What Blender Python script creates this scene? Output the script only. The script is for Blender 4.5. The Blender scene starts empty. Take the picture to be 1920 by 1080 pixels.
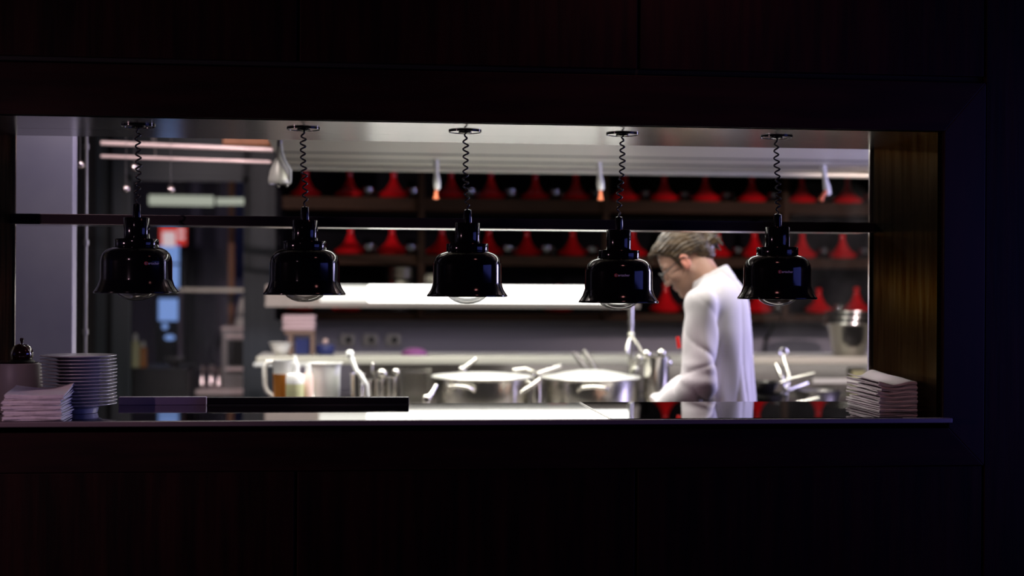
import bpy, bmesh, math, random
import numpy as np
from mathutils import Vector, Matrix, Euler
random.seed(7); rng = np.random.default_rng(7)
S = bpy.context.scene; C = S.collection

# ------------------------------------------------------------------ camera, calibrated on the opening
FPX = 2667.0; TH = math.radians(6.1); RO = 0.0056; ZC = 1.45
def ray(px, py):
    u = (px-960)/FPX; v = (540-py)/FPX
    U = u*math.cos(RO)-v*math.sin(RO); V = u*math.sin(RO)+v*math.cos(RO)
    return Vector((math.sin(TH)+U*math.cos(TH), math.cos(TH)-U*math.sin(TH), V))
def at(px, py, Y):
    d = ray(px, py); p = d*(Y/d.y); return Vector((p.x, Y, p.z+ZC))
def mpp(px, Y):                       # metres per photo pixel at depth Y
    return (Y/ray(px, 540).y)/FPX
fw = Vector((math.sin(TH), math.cos(TH), 0)); rt = Vector((math.cos(TH), -math.sin(TH), 0)); up = Vector((0, 0, 1))
R_ = rt*math.cos(RO)+up*math.sin(RO); U_ = up*math.cos(RO)-rt*math.sin(RO)
cd = bpy.data.cameras.new('camera'); cam = bpy.data.objects.new('camera', cd); C.objects.link(cam)
cd.lens = 50; cd.sensor_width = 36; cd.clip_start = .05; cd.clip_end = 60
mw = Matrix((R_, U_, -fw)).transposed().to_4x4(); mw.translation = Vector((0, 0, ZC)); cam.matrix_world = mw
cd.dof.use_dof = True; cd.dof.focus_distance = 4.04; cd.dof.aperture_fstop = 1.35
S.camera = cam
S.view_settings.view_transform = 'Standard'; S.view_settings.look = 'None'; S.view_settings.gamma = 1
S.view_settings.exposure = 0.0; S.view_settings.use_curve_mapping = False
S.cycles.use_denoising = True; S.cycles.max_bounces = 8; S.cycles.sample_clamp_indirect = 4; S.cycles.blur_glossy = 0.5
S.cycles.caustics_reflective = False; S.cycles.caustics_refractive = False

# ------------------------------------------------------------------ world and lights
w = bpy.data.worlds.new('world'); S.world = w; w.use_nodes = True
w.node_tree.nodes['Background'].inputs[0].default_value = (.5, .35, .45, 1); w.node_tree.nodes['Background'].inputs[1].default_value = 0.002
def area(name, loc, target, sx, sy, power, col, spread=180):
    l = bpy.data.lights.new(name, 'AREA'); l.shape = 'RECTANGLE'; l.size = sx; l.size_y = sy; l.energy = power; l.color = col
    l.spread = math.radians(spread)
    o = bpy.data.objects.new(name, l); C.objects.link(o); o.location = loc
    o.rotation_euler = (Vector(target)-Vector(loc)).to_track_quat('-Z', 'Y').to_euler(); return o
def spot(name, loc, target, power, col, ang, blend=.6, r=.03):
    l = bpy.data.lights.new(name, 'SPOT'); l.energy = power; l.color = col; l.spot_size = math.radians(ang); l.spot_blend = blend; l.shadow_soft_size = r
    o = bpy.data.objects.new(name, l); C.objects.link(o); o.location = loc
    o.rotation_euler = (Vector(target)-Vector(loc)).to_track_quat('-Z', 'Y').to_euler(); return o
# dining side: a blue lit area to the right, a pink spot low at the left, an added weak frontal fill
area('blue_dining_light', (3.5, 2.75, 1.5), (0.6, 3.9, 1.5), 2.2, 1.3, 22.0, (.17, .20, 1.0))
spot('pink_dining_spot', (-3.6, 2.3, 1.55), (-.4, 4.0, 1.2), 130, (1.0, .60, .74), 60, .9, .08)
spot('pink_front_fill', (-1.6, .6, 2.75), (-.75, 4.0, 1.22), 40, (1.0, .62, .78), 22, .9, .03)  # fill added from the front to brighten crock, plates and ticket rail
spot('red_dining_downlight', (.9, 3.0, 2.8), (.9, 3.9, 2.0), 7, (1.0, .35, .35), 110, 1, .1)
# kitchen side: ceiling lights just behind the pass wall, the extractor hood tubes, added fills behind the hood and under the shelf
area('kitchen_ceiling_light', (-.5, 4.62, 2.70), (-.1, 5.8, 1.0), .5, .12, 13, (1.0, .88, .95))
area('kitchen_ceiling_light', (1.5, 4.62, 2.70), (1.0, 5.4, 1.2), .5, .12, 11, (1.0, .74, .86))
area('hood_tube_light', (.35, 5.75, 1.985), (.35, 5.80, 0), 2.4, .12, 42, (1.0, .98, .90), 150)
area('hood_front_tube_light', (.9, 5.05, 1.975), (.9, 5.25, 0), 1.8, .12, 12, (1.0, .97, .88))
area('rear_fill_light', (1.2, 6.62, 2.02), (1.2, 6.9, 0), 3.0, .08, 1.5, (1.0, .95, .86))  # added behind the hood, out of sight, to brighten ledge and splashback
area('under_shelf_fill', (1.3, 7.62, 1.24), (1.3, 7.62, 0), 4.2, .03, 4, (.95, .88, 1.0))  # unseen light added below the shelf for the splashback and ledge
area('under_ledge_light', (1.9, 7.2, 1.03), (1.9, 7.6, .9), 2.2, .03, 1.0, (1, .95, .9))
spot('kitchen_ceiling_spot', (-1.3, 5.0, 2.6), (-.5, 7.6, 1.65), 130, (1, .8, .82), 40, .8, .02)
spot('right_tagine_fill', (2.75, 5.0, 1.97), (2.3, 7.6, 1.5), 110, (1, .80, .84), 50, .8, .02)  # spot added out of frame beneath the hood to light the right-hand tagines
area('right_kitchen_light', (3.0, 5.5, 1.55), (1.0, 5.3, 1.35), .5, .75, 18, (.58, .54, 1.0), 120)
area('far_room_light', (-1.7, 9.2, 2.55), (-1.7, 9.4, 0), 1.2, .3, 4.5, (.9, .85, 1.0))

# ------------------------------------------------------------------ materials
def mat(name, col, rough=.5, metal=0, emit=None, es=0, coat=0, trans=0, ior=1.45, noise=None, bump=None, spec=None, sheen=0, sss=0, aniso=0, tint=None):
    m = bpy.data.materials.new(name); m.use_nodes = True; nt = m.node_tree; b = nt.nodes['Principled BSDF']
    I = b.inputs; I['Base Color'].default_value = (*col, 1); I['Roughness'].default_value = rough; I['Metallic'].default_value = metal
    I['Coat Weight'].default_value = coat; I['Transmission Weight'].default_value = trans; I['IOR'].default_value = ior
    if spec is not None: I['Specular IOR Level'].default_value = spec
    if sheen: I['Sheen Weight'].default_value = sheen
    if sss: I['Subsurface Weight'].default_value = sss; I['Subsurface Radius'].default_value = (.02, .008, .005)
    if tint: I['Specular Tint'].default_value = (*tint, 1)
    if aniso: I['Anisotropic'].default_value = aniso
    if emit: I['Emission Color'].default_value = (*emit, 1); I['Emission Strength'].default_value = es
    tc = nt.nodes.new('ShaderNodeTexCoord')
    def tex(scale, stretch, detail=4):
        mp = nt.nodes.new('ShaderNodeMapping'); mp.inputs['Scale'].default_value = stretch; nt.links.new(tc.outputs['Object'], mp.inputs[0])
        n = nt.nodes.new('ShaderNodeTexNoise'); n.inputs['Scale'].default_value = scale; n.inputs['Detail'].default_value = detail
        nt.links.new(mp.outputs[0], n.inputs[0]); return n
    if noise:                                  # (second colour, scale, stretch)
        c2, sc, st = noise; n = tex(sc, st); r = nt.nodes.new('ShaderNodeValToRGB')
        r.color_ramp.elements[0].position = .35; r.color_ramp.elements[1].position = .65
        r.color_ramp.elements[0].color = (*col, 1); r.color_ramp.elements[1].color = (*c2, 1)
        nt.links.new(n.outputs[0], r.inputs[0]); nt.links.new(r.outputs[0], I['Base Color'])
    if bump:                                   # (strength, scale, stretch)
        st, sc, sr = bump; n = tex(sc, sr, 3); bp = nt.nodes.new('ShaderNodeBump'); bp.inputs['Strength'].default_value = st; bp.inputs['Distance'].default_value = .003
        nt.links.new(n.outputs[0], bp.inputs['Height']); nt.links.new(bp.outputs[0], I['Normal'])
    return m
def emitter(name, col, s):
    m = bpy.data.materials.new(name); m.use_nodes = True; nt = m.node_tree; nt.nodes.clear()
    e = nt.nodes.new('ShaderNodeEmission'); e.inputs[0].default_value = (*col, 1); e.inputs[1].default_value = s
    o = nt.nodes.new('ShaderNodeOutputMaterial'); nt.links.new(e.outputs[0], o.inputs[0]); return m
def thin_glass(name, refl=.08, col=(1, 1, 1), rough=.02):
    m = bpy.data.materials.new(name); m.use_nodes = True; nt = m.node_tree; nt.nodes.clear()
    t = nt.nodes.new('ShaderNodeBsdfTransparent'); t.inputs[0].default_value = (*col, 1)
    g = nt.nodes.new('ShaderNodeBsdfGlossy'); g.inputs['Roughness'].default_value = rough
    lw = nt.nodes.new('ShaderNodeLayerWeight'); lw.inputs[0].default_value = .25
    mr = nt.nodes.new('ShaderNodeMapRange'); mr.inputs[3].default_value = refl; mr.inputs[4].default_value = .9
    nt.links.new(lw.outputs['Fresnel'], mr.inputs[0])
    x = nt.nodes.new('ShaderNodeMixShader'); nt.links.new(mr.outputs[0], x.inputs[0]); nt.links.new(t.outputs[0], x.inputs[1]); nt.links.new(g.outputs[0], x.inputs[2])
    o = nt.nodes.new('ShaderNodeOutputMaterial'); nt.links.new(x.outputs[0], o.inputs[0]); return m
M = dict(
 wall_wood=mat('dark_stained_wood', (.014, .003, .0026), .55, noise=((.004, .0012, .0012), 3.5, (9, 9, .7)), bump=(.25, 6, (10, 10, .6)), spec=.12),
 trim_wood=mat('dark_trim_wood', (.014, .004, .004), .5, noise=((.008, .0025, .0028), 4, (1, 8, 8)), spec=.12),
 trim_wood_v=mat('dark_trim_wood_upright', (.014, .004, .004), .5, noise=((.008, .0025, .0028), 4, (8, 8, 1)), spec=.2),
 gap=mat('black_gap', (.002, .002, .002), .9),
 jamb=mat('brushed_bronze_lining', (.082, .071, .060), .24, 1, noise=((.104, .091, .078), 6, (6, 6, .5)), tint=(.235, .21, .185)),
 soffit=mat('brushed_steel_soffit', (.48, .45, .42), .21, 1),
 counter=mat('brushed_steel_counter', (.42, .41, .39), .045, 1),
 counter_glass=mat('black_glass', (.002, .002, .002), .015, 0, spec=1.0, ior=2.0),
 steel=mat('steel', (.62, .60, .55), .24, 1),
 steel_dark=mat('dull_steel', (.30, .28, .27), .38, 1),
 steel_bar=mat('dark_steel_bar', (.035, .024, .03), .42, .6),
 satin_edge=mat('satin_front_edge', (.20, .16, .18), .5, .7),
 edge=mat('polished_edge', (.85, .82, .78), .22, 1),
 lampblack=mat('gloss_black_enamel', (.0025, .0025, .004), .10, 0, spec=.3),
 rubber=mat('black_cord', (.004, .004, .004), .5),
 bulbglass=thin_glass('clear_bulb_glass', .2), reflector=mat('bulb_reflector', (.60, .57, .50), .3, 1),
 logo=mat('pale_print', (.75, .72, .80), .6), logo_red=mat('red_print', (.75, .12, .12), .6),
 napkin=mat('white_cotton', (.74, .70, .72), .9, sheen=.2, bump=(.3, 220, (1, 1, 1))),
 plate=mat('glazed_porcelain', (.58, .55, .57), .18, coat=.3),
 crock=mat('matte_ceramic', (.50, .45, .47), .4), cloche=mat('dark_red_black_glaze', (.02, .004, .004), .06, coat=1),
 red=mat('red_glaze', (.62, .008, .012), .16, coat=.7), black=mat('matte_black', (.006, .006, .006), .6),
 shelfwood=mat('dark_shelf_wood', (.040, .019, .010), .7, spec=.15, noise=((.030, .015, .008), 5, (1, 8, 8))),
 shelfback=mat('shelf_back', (.005, .0045, .006), .85, spec=.1),
 splash=mat('grey_splashback', (.24, .22, .25), .5, .0),
 ptn=mat('grey_green_partition', (.030, .038, .044), .55), wallk=mat('kitchen_wall_dark', (.018, .015, .015), .7), lipm=mat('beige_lip', (.42, .38, .33), .5),
 whitepanel=mat('pale_steel_panel', (.50, .48, .58), .35, .0, noise=((.42, .40, .52), 4, (1, 1, 1))),
 floor=mat('kitchen_floor', (.035, .03, .028), .5), ceil=mat('kitchen_ceiling', (.10, .10, .10), .7),
 hood=mat('hood_steel', (.76, .74, .62), .42, .30), hood_shade=mat('hood_groove_shade', (.035, .04, .032), .6, .0),
 white=mat('white_plastic', (.90, .90, .86), .4), offwhite=mat('ivory_plastic', (.75, .72, .66), .4),
 clearplastic=mat('milky_plastic', (.80, .80, .78), .35, trans=.35), broth=mat('amber_liquid', (.55, .20, .03), .3),
 yellow=mat('pale_yellow_sauce', (.66, .66, .36), .4), pinkp=mat('pale_pink_plastic', (.80, .58, .52), .45),
 orange=mat('orange_plastic', (.85, .20, .08), .45), orangew=mat('orange_wood', (.28, .10, .03), .5),
 diffuser=emitter('lit_diffuser', (1.0, .99, .93), 5.0), tube=emitter('far_tube', (.85, .9, .75), .45),
 screen=emitter('lit_cooler_panel', (.28, .46, 1.0), .62), redsign=emitter('lit_red_sign', (.75, .05, .04), .7), whitesign=emitter('lit_white_sign', (1, .8, .85), .6),
 glass=thin_glass('clear_glass', .12), pane=thin_glass('window_pane', .02), blue=mat('navy_plastic', (.02, .03, .14), .4), purple=mat('purple_plastic', (.35, .10, .32), .35),
 brown=mat('brown_cardboard', (.20, .13, .10), .7), pinkcloth=mat('pink_cloth', (.62, .46, .48), .9),
 coat=mat('white_cotton_jacket', (.70, .655, .68), .85, sheen=.1), trouser=mat('black_trousers', (.01, .01, .012), .85), shoe=mat('black_shoe', (.01, .01, .01), .4),
 frame=mat('black_glasses_frame', (.005, .005, .005), .3), mauve=mat('mauve_panel', (.10, .08, .13), .6),
)

# ------------------------------------------------------------------ mesh helpers
class MB:
    def __init__(s): s.v = []; s.f = []
    def add(s, V, Fc):
        k = len(s.v); s.v += [tuple(p) for p in V]; s.f += [tuple(i+k for i in f) for f in Fc]; return s
    def box(s, x0, x1, y0, y1, z0, z1):
        V = [(x, y, z) for z in (z0, z1) for y in (y0, y1) for x in (x0, x1)]
        return s.add(V, [(0, 2, 3, 1), (4, 5, 7, 6), (0, 1, 5, 4), (2, 6, 7, 3), (0, 4, 6, 2), (1, 3, 7, 5)])
    def prism(s, pts, y0, y1):               # polygon in xz swept along y
        n = len(pts); V = [(x, y0, z) for x, z in pts]+[(x, y1, z) for x, z in pts]
        return s.add(V, [tuple(range(n)), tuple(range(2*n-1, n-1, -1))]+[(i, i+n, (i+1) % n+n, (i+1) % n) for i in range(n)])
    def lathe(s, prof, c=(0, 0, 0), n=40, M4=None, closed=False):
        V = []; Fc = []; m = len(prof)
        for r, z in prof:
            for k in range(n):
                a = 2*math.pi*k/n; p = Vector((r*math.cos(a), r*math.sin(a), z))
                if M4: p = M4 @ p
                V.append(p+Vector(c))
        for i in range(m-1 if not closed else m):
            j = (i+1) % m
            for k in range(n):
                k2 = (k+1) % n; Fc.append((i*n+k, i*n+k2, j*n+k2, j*n+k))
        if not closed:
            if prof[0][0] > 1e-4: Fc.append(tuple(range(n-1, -1, -1)))
            if prof[-1][0] > 1e-4: Fc.append(tuple((m-1)*n+k for k in range(n)))
        return s.add(V, Fc)
    def tube(s, pts, r, n=8, cap=True):
        pts = [Vector(p) for p in pts]; rs = r if isinstance(r, (list, tuple)) else [r]*len(pts)
        T = [(pts[min(i+1, len(pts)-1)]-pts[max(i-1, 0)]).normalized() for i in range(len(pts))]
        a = Vector((0, 0, 1)) if abs(T[0].z) < .9 else Vector((1, 0, 0)); N = T[0].cross(a).normalized(); V = []; Fc = []
        for i, p in enumerate(pts):
            N = (N-T[i]*N.dot(T[i])).normalized(); B = T[i].cross(N)
            for k in range(n):
                t = 2*math.pi*k/n; V.append(p+(N*math.cos(t)+B*math.sin(t))*rs[i])
        for i in range(len(pts)-1):
            for k in range(n):
                k2 = (k+1) % n; Fc.append((i*n+k, i*n+k2, (i+1)*n+k2, (i+1)*n+k))
        if cap: Fc += [tuple(range(n-1, -1, -1)), tuple((len(pts)-1)*n+k for k in range(n))]
        return s.add(V, Fc)
    def ball(s, c, r, n=16, m=10):
        r = (r, r, r) if not isinstance(r, (tuple, list)) else r
        V = []; Fc = []
        for i in range(m+1):
            ph = math.pi*i/m
            for k in range(n):
                t = 2*math.pi*k/n; V.append((c[0]+r[0]*math.sin(ph)*math.cos(t), c[1]+r[1]*math.sin(ph)*math.sin(t), c[2]-r[2]*math.cos(ph)))
        for i in range(m):
            for k in range(n):
                k2 = (k+1) % n; Fc.append((i*n+k, i*n+k2, (i+1)*n+k2, (i+1)*n+k))
        return s.add(V, Fc)
def mesh_of(name, V, Fc, smooth=True, ang=40):
    me = bpy.data.meshes.new(name); me.from_pydata([tuple(map(float, p)) for p in V], [], [tuple(map(int, f)) for f in Fc])
    bm = bmesh.new(); bm.from_mesh(me); bmesh.ops.remove_doubles(bm, verts=bm.verts, dist=1e-6); bmesh.ops.dissolve_degenerate(bm, dist=1e-7, edges=bm.edges)
    bmesh.ops.recalc_face_normals(bm, faces=bm.faces); bm.to_mesh(me); bm.free()
    if smooth: me.shade_smooth(); me.set_sharp_from_angle(angle=math.radians(ang))
    return me
def obj(name, mb, m, parent=None, loc=None, bevel=0, smooth=True, rotz=0, ang=40):
    me = mesh_of(name, mb.v, mb.f, smooth, ang); me.materials.append(M[m] if isinstance(m, str) else m)
    o = bpy.data.objects.new(name, me); C.objects.link(o)
    if parent: o.parent = parent
    if loc is not None: o.location = loc
    o.rotation_euler.z = rotz
    if bevel:
        b = o.modifiers.new('bevel', 'BEVEL'); b.width = bevel; b.segments = 2; b.limit_method = 'ANGLE'; b.harden_normals = False
    return o
def tag(o, label=None, cat=None, group=None, kind=None):
    if label: o['label'] = label
    if cat: o['category'] = cat
    if group: o['group'] = group
    if kind: o['kind'] = kind
    return o
def thing(name, label, cat, loc=(0, 0, 0), group=None, rotz=0):
    o = bpy.data.objects.new(name, None); C.objects.link(o); o.location = loc; o.rotation_euler.z = rotz; o.empty_display_size = .05
    return tag(o, label, cat, group)
def struct(name, mb, m, **k):
    o = obj(name, mb, m, **k); o['kind'] = 'structure'; return o
def kids(o): return [c for c in bpy.data.objects if c.parent == o]
def copy_tree(o, parent=None, table=None):
    c = o.copy(); C.objects.link(c)
    if parent: c.parent = parent
    for ch in (table or kids)(o): copy_tree(ch, c, table)
    return c

# ------------------------------------------------------------------ dimensions
Y1, Y2 = 3.83, 4.36                                   # dining face and kitchen face of the pass wall
XL, XR = -1.025, 1.61                                 # opening
ZT, ZB = ZC+.4455, ZC-.355                            # soffit, counter top
TX0, TX1, TZ0, TZ1 = XL-.13, 1.742, ZC-.49, ZC+.583   # outer edge of the wooden surround
WL, WR, WT = -2.3, 4.2, 2.9

# ------------------------------------------------------------------ setting
# front wall of vertical boards around the opening
mb = MB(); x = -2.3
sA, sB = at(1198, 60, Y1).x, at(1805, 80, Y1).x; seams = [-2.3]+[sA+(sB-sA)*k for k in (-3, -2, -1, 0)]+[TX1, 2.55, 3.4, 4.2]
for a, b in zip(seams, seams[1:]):
    g = .004; y0, y1 = Y1, Y2-.02
    if a >= TX1-.02: mb.box(a+g, b-g, y0, y1, 0, WT)
    else:
        mb.box(a+g, b-g, y0, y1, TZ1+.018, WT); mb.box(a+g, b-g, y0, y1, 0, TZ0-.002)
mb.box(-2.296, TX0-.002, Y1, Y2-.02, TZ0, TZ1+.018)
o = struct('wall_front', mb, 'wall_wood', smooth=False, bevel=.002)
mb = MB()
mb.box(WL, WR, Y2-.02, Y2, TZ1+.02, WT); mb.box(WL, WR, Y2-.02, Y2, 0, ZB-.03); mb.box(WL, XL-.02, Y2-.02, Y2, ZB-.03, TZ1+.02); mb.box(XR+.02, WR, Y2-.02, Y2, ZB-.03, TZ1+.02)
mb.box(XL-.02, XR+.02, Y2-.02, Y2, ZT+.004, TZ1+.02)
struct('wall_front_kitchen_side', mb, 'wallk', smooth=False)
# mitred surround, four boards, each its own trim
def trim_board(name, pts, m): return struct(name, MB().prism(pts, Y1-.006, Y1+.03), m, bevel=.002, smooth=False)
ix0, ix1, iz0, iz1 = XL-.012, XR+.012, ZB-.012, ZT
trim_board('trim_1', [(TX0, TZ1), (TX1, TZ1), (ix1, iz1), (ix0, iz1)], 'trim_wood')
trim_board('trim_2', [(TX0, TZ0), (TX1, TZ0), (ix1, iz0), (ix0, iz0)], 'trim_wood')
trim_board('trim_3', [(TX0, TZ0), (TX0, TZ1), (ix0, iz1), (ix0, iz0)], 'trim_wood_v')
trim_board('trim_4', [(TX1, TZ0), (TX1, TZ1), (ix1, iz1), (ix1, iz0)], 'trim_wood_v')
struct('trim_5', MB().box(TX0, TX1, Y1+.02, Y1+.03, TZ1, TZ1+.02), 'gap', smooth=False)
# steel soffit with a seam, bronze jambs, polished rear edges
mb = MB().box(XL-.01, XR+.01, Y1, Y1+.325, ZT, ZT+.012).box(XL-.01, XR+.01, Y1+.3275, Y2, ZT, ZT+.012)
struct('ceiling_opening_soffit', mb, 'soffit', smooth=False)
struct('wall_left_jamb', MB().box(XL-.03, XL, Y1+.012, Y2, ZB, ZT), 'jamb', smooth=False)
struct('wall_right_jamb', MB().box(XR, XR+.03, Y1+.012, Y2, ZB, ZT), 'jamb', smooth=False)
struct('trim_6', MB().box(XR-.008, XR, Y2-.004, Y2+.006, ZB+.001, ZT), 'edge', smooth=False)
struct('trim_7', MB().box(XL, XL+.006, Y2-.004, Y2+.006, ZB+.001, ZT), 'edge', smooth=False)
# floor, ceiling, kitchen walls
YB = 7.9
struct('floor', MB().box(-3.2, WR, .0, 11.4, -.05, 0), 'floor', smooth=False)
struct('ceiling', MB().box(-3.2, WR, Y2, 11.4, 2.75, 2.8), 'ceil', smooth=False)
struct('wall_right', MB().box(WR, WR+.05, Y2, YB, 0, 2.75), 'wallk', smooth=False)
struct('wall_left', MB().box(-3.2, -3.15, Y2, 11.4, 0, 2.75), 'wallk', smooth=False)
pA, pB = at(180, 500, YB).x, at(537, 500, YB).x            # grey partition
wA, wB = at(240, 500, YB).x, at(465, 500, YB).x
wz1, wz0 = at(350, 332, YB).z, at(350, 748, YB).z-.25
mb = MB()
mb.box(pB, WR, YB, YB+.1, 0, 2.75)
struct('wall_back', mb, 'splash', smooth=False)
struct('wall_back_left', MB().box(-3.15, pA-.002, YB-.02, YB+.1, 0, 2.75), 'wallk', smooth=False)
mb = MB().box(pA, wA, YB-.03, YB+.1, 0, 2.75).box(wB, pB, YB-.03, YB+.1, 0, 2.75).box(wA, wB, YB-.03, YB+.1, wz1, 2.75).box(wA, wB, YB-.03, YB+.1, 0, wz0)
struct('wall_partition', mb, 'ptn', smooth=False, bevel=.004)
wf = struct('window_1', MB().box(wA, wA+.025, YB-.045, YB-.02, wz0, wz1).box(wB-.02, wB, YB-.045, YB-.02, wz0, wz1).box(wA, wB, YB-.045, YB-.02, wz1-.025, wz1), 'ptn', smooth=False)
g = obj('window_pane', MB().box(wA, wB, YB+.02, YB+.026, wz0, wz1), 'pane', wf, smooth=False); g['kind'] = 'structure'
zt = at(225, 400, YB).x
struct('trim_8', MB().box(at(205, 500, YB-.05).x-.012, at(205, 500, YB-.05).x+.012, YB-.05, YB-.03, 0, 2.3), 'gap', smooth=False)
struct('wall_far', MB().box(-3.15, 0.2, 11.2, 11.3, 0, 2.75), 'mauve', smooth=False)
struct('wall_far_side', MB().box(.0, .1, YB+.1, 11.2, 0, 2.75), 'wallk', smooth=False)
# pale panel wall end behind the left jamb, dark recess with pipe beside it
YP = 4.92; xa, xb = at(-60, 500, YP).x, at(136, 500, YP).x
struct('wall_left_panel', MB().box(xa-.6, xb, YP, YP+.07, 0, 2.749), 'whitepanel', smooth=False, bevel=.003)

# ------------------------------------------------------------------ pass counter
cnt = thing('pass_counter', 'brushed steel pass counter running across the bottom of the kitchen opening', 'counter', (0, 0, ZB))
obj('worktop', MB().box(XL-.03, XR+.03, Y1-.006, Y2+.01, -.03, 0), 'counter', cnt, smooth=False)
obj('front_edge', MB().box(XL-.12, XR+.03, Y1-.03, Y1-.0065, -.0135, 0), 'satin_edge', cnt, bevel=.002, smooth=False)
hp = thing('glass_hotplate', 'flush black glass warming plate let into the right of the steel counter', 'hotplate', (0, 0, ZB))
obj('glass_surface', MB().box(.681, 1.50, Y1-.02, Y2+.005, .0003, .0022), 'counter_glass', hp, smooth=False)
obj('steel_edge', MB().box(.678, .681, Y1-.02, Y2+.005, .0003, .0026), 'edge', hp, smooth=False)
# strips standing at the rear left of the counter
p = at(225, 762, Y2); q = at(388, 762, Y2)
obj('ticket_rail', MB().box(p.x, q.x, Y2-.03, Y2-.005, 0, .024), mat('mauve_steel', (.30, .22, .36), .5, .0), loc=(0, 0, ZB), bevel=.0015, smooth=False)
tag(bpy.data.objects['ticket_rail'], 'short pale mauve metal strip on the counter right of the plates', 'rail')
r = thing('order_rail', 'long dark metal ticket rail lying along the rear edge of the counter', 'rail', (0, 0, ZB))
p = at(391, 762, Y2); q = at(766, 762, Y2-.03)
obj('bar', MB().box(p.x, q.x, Y2-.05, Y2-.02, .004, .023), mat('dark_purple_metal', (.04, .03, .045), .25, .8), r, bevel=.0015, smooth=False)
obj('foot_strip', MB().box(p.x, q.x, Y2-.055, Y2-.016, 0, .0035), 'black', r, smooth=False)

# shelf bar crossing the opening
sb = thing('crossbar_shelf', 'dark steel shelf bar spanning the opening behind the hanging lamps', 'shelf', (0, 0, 0))
zb0, zb1 = ZC+.1805, ZC+.2115
obj('bar', MB().box(XL+.001, XR-.001, Y2-.034, Y2-.004, zb0+.003, zb1-.0015), 'steel_bar', sb, smooth=False)
obj('lower_lip', MB().box(XL+.001, XR-.009, Y2-.036, Y2+.10, zb0, zb0+.0028), 'edge', sb, smooth=False, bevel=.001)
obj('upper_lip', MB().box(XL+.001, XR-.009, Y2-.0355, Y2-.003, zb1-.0015, zb1), 'edge', sb, smooth=False)

# ------------------------------------------------------------------ heat lamps
def text_mesh(txt, size, R, z, ang0, extr=.0004):
    cu = bpy.data.curves.new('lettering', 'FONT'); cu.body = txt; cu.size = size; cu.extrude = extr; cu.resolution_u = 3
    t = bpy.data.objects.new('lettering', cu); C.objects.link(t)
    dg = bpy.context.evaluated_depsgraph_get(); me = bpy.data.meshes.new_from_object(t.evaluated_get(dg)); bpy.data.objects.remove(t)
    for v in me.vertices:
        x, y, h = v.co; a = ang0+x/R; rr = R+.0006+h; v.co = (rr*math.sin(a), -rr*math.cos(a), z+y)
    return me
LAMPS = [(255.5, 550, 259, 235), (571, 553, 569, 239.5), (876, 556.5, 872, 245), (1159.5, 568, 1167, 251), (1457, 561, 1456, 256.5)]
LLAB = ['black pendant heat lamp hanging furthest left, above the plate stack side', 'black pendant heat lamp second from the left, plain shade without lettering',
        'plain black pendant heat lamp in the middle of the row of five', 'black pendant heat lamp hanging just left of the cook, lettering on its front',
        'black pendant heat lamp furthest right, beyond the cook, lettering on its front']
logo_ang = [math.radians(34), None, None, math.radians(-4), math.radians(-2)]
shade_p = [(.1135, 0), (.1150, .001), (.1150, .0045), (.1120, .0075), (.1035, .021), (.0990, .034), (.0972, .040), (.0968, .088), (.0950, .100), (.0900, .111), (.0810, .120), (.0700, .1255), (.0600, .128), (.0600, .124), (.080, .116), (.092, .098), (.0945, .086), (.0950, .040), (.101, .020), (.1095, .006), (.1120, 0)]
YLA = 4.03
first = None; base = {}
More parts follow.
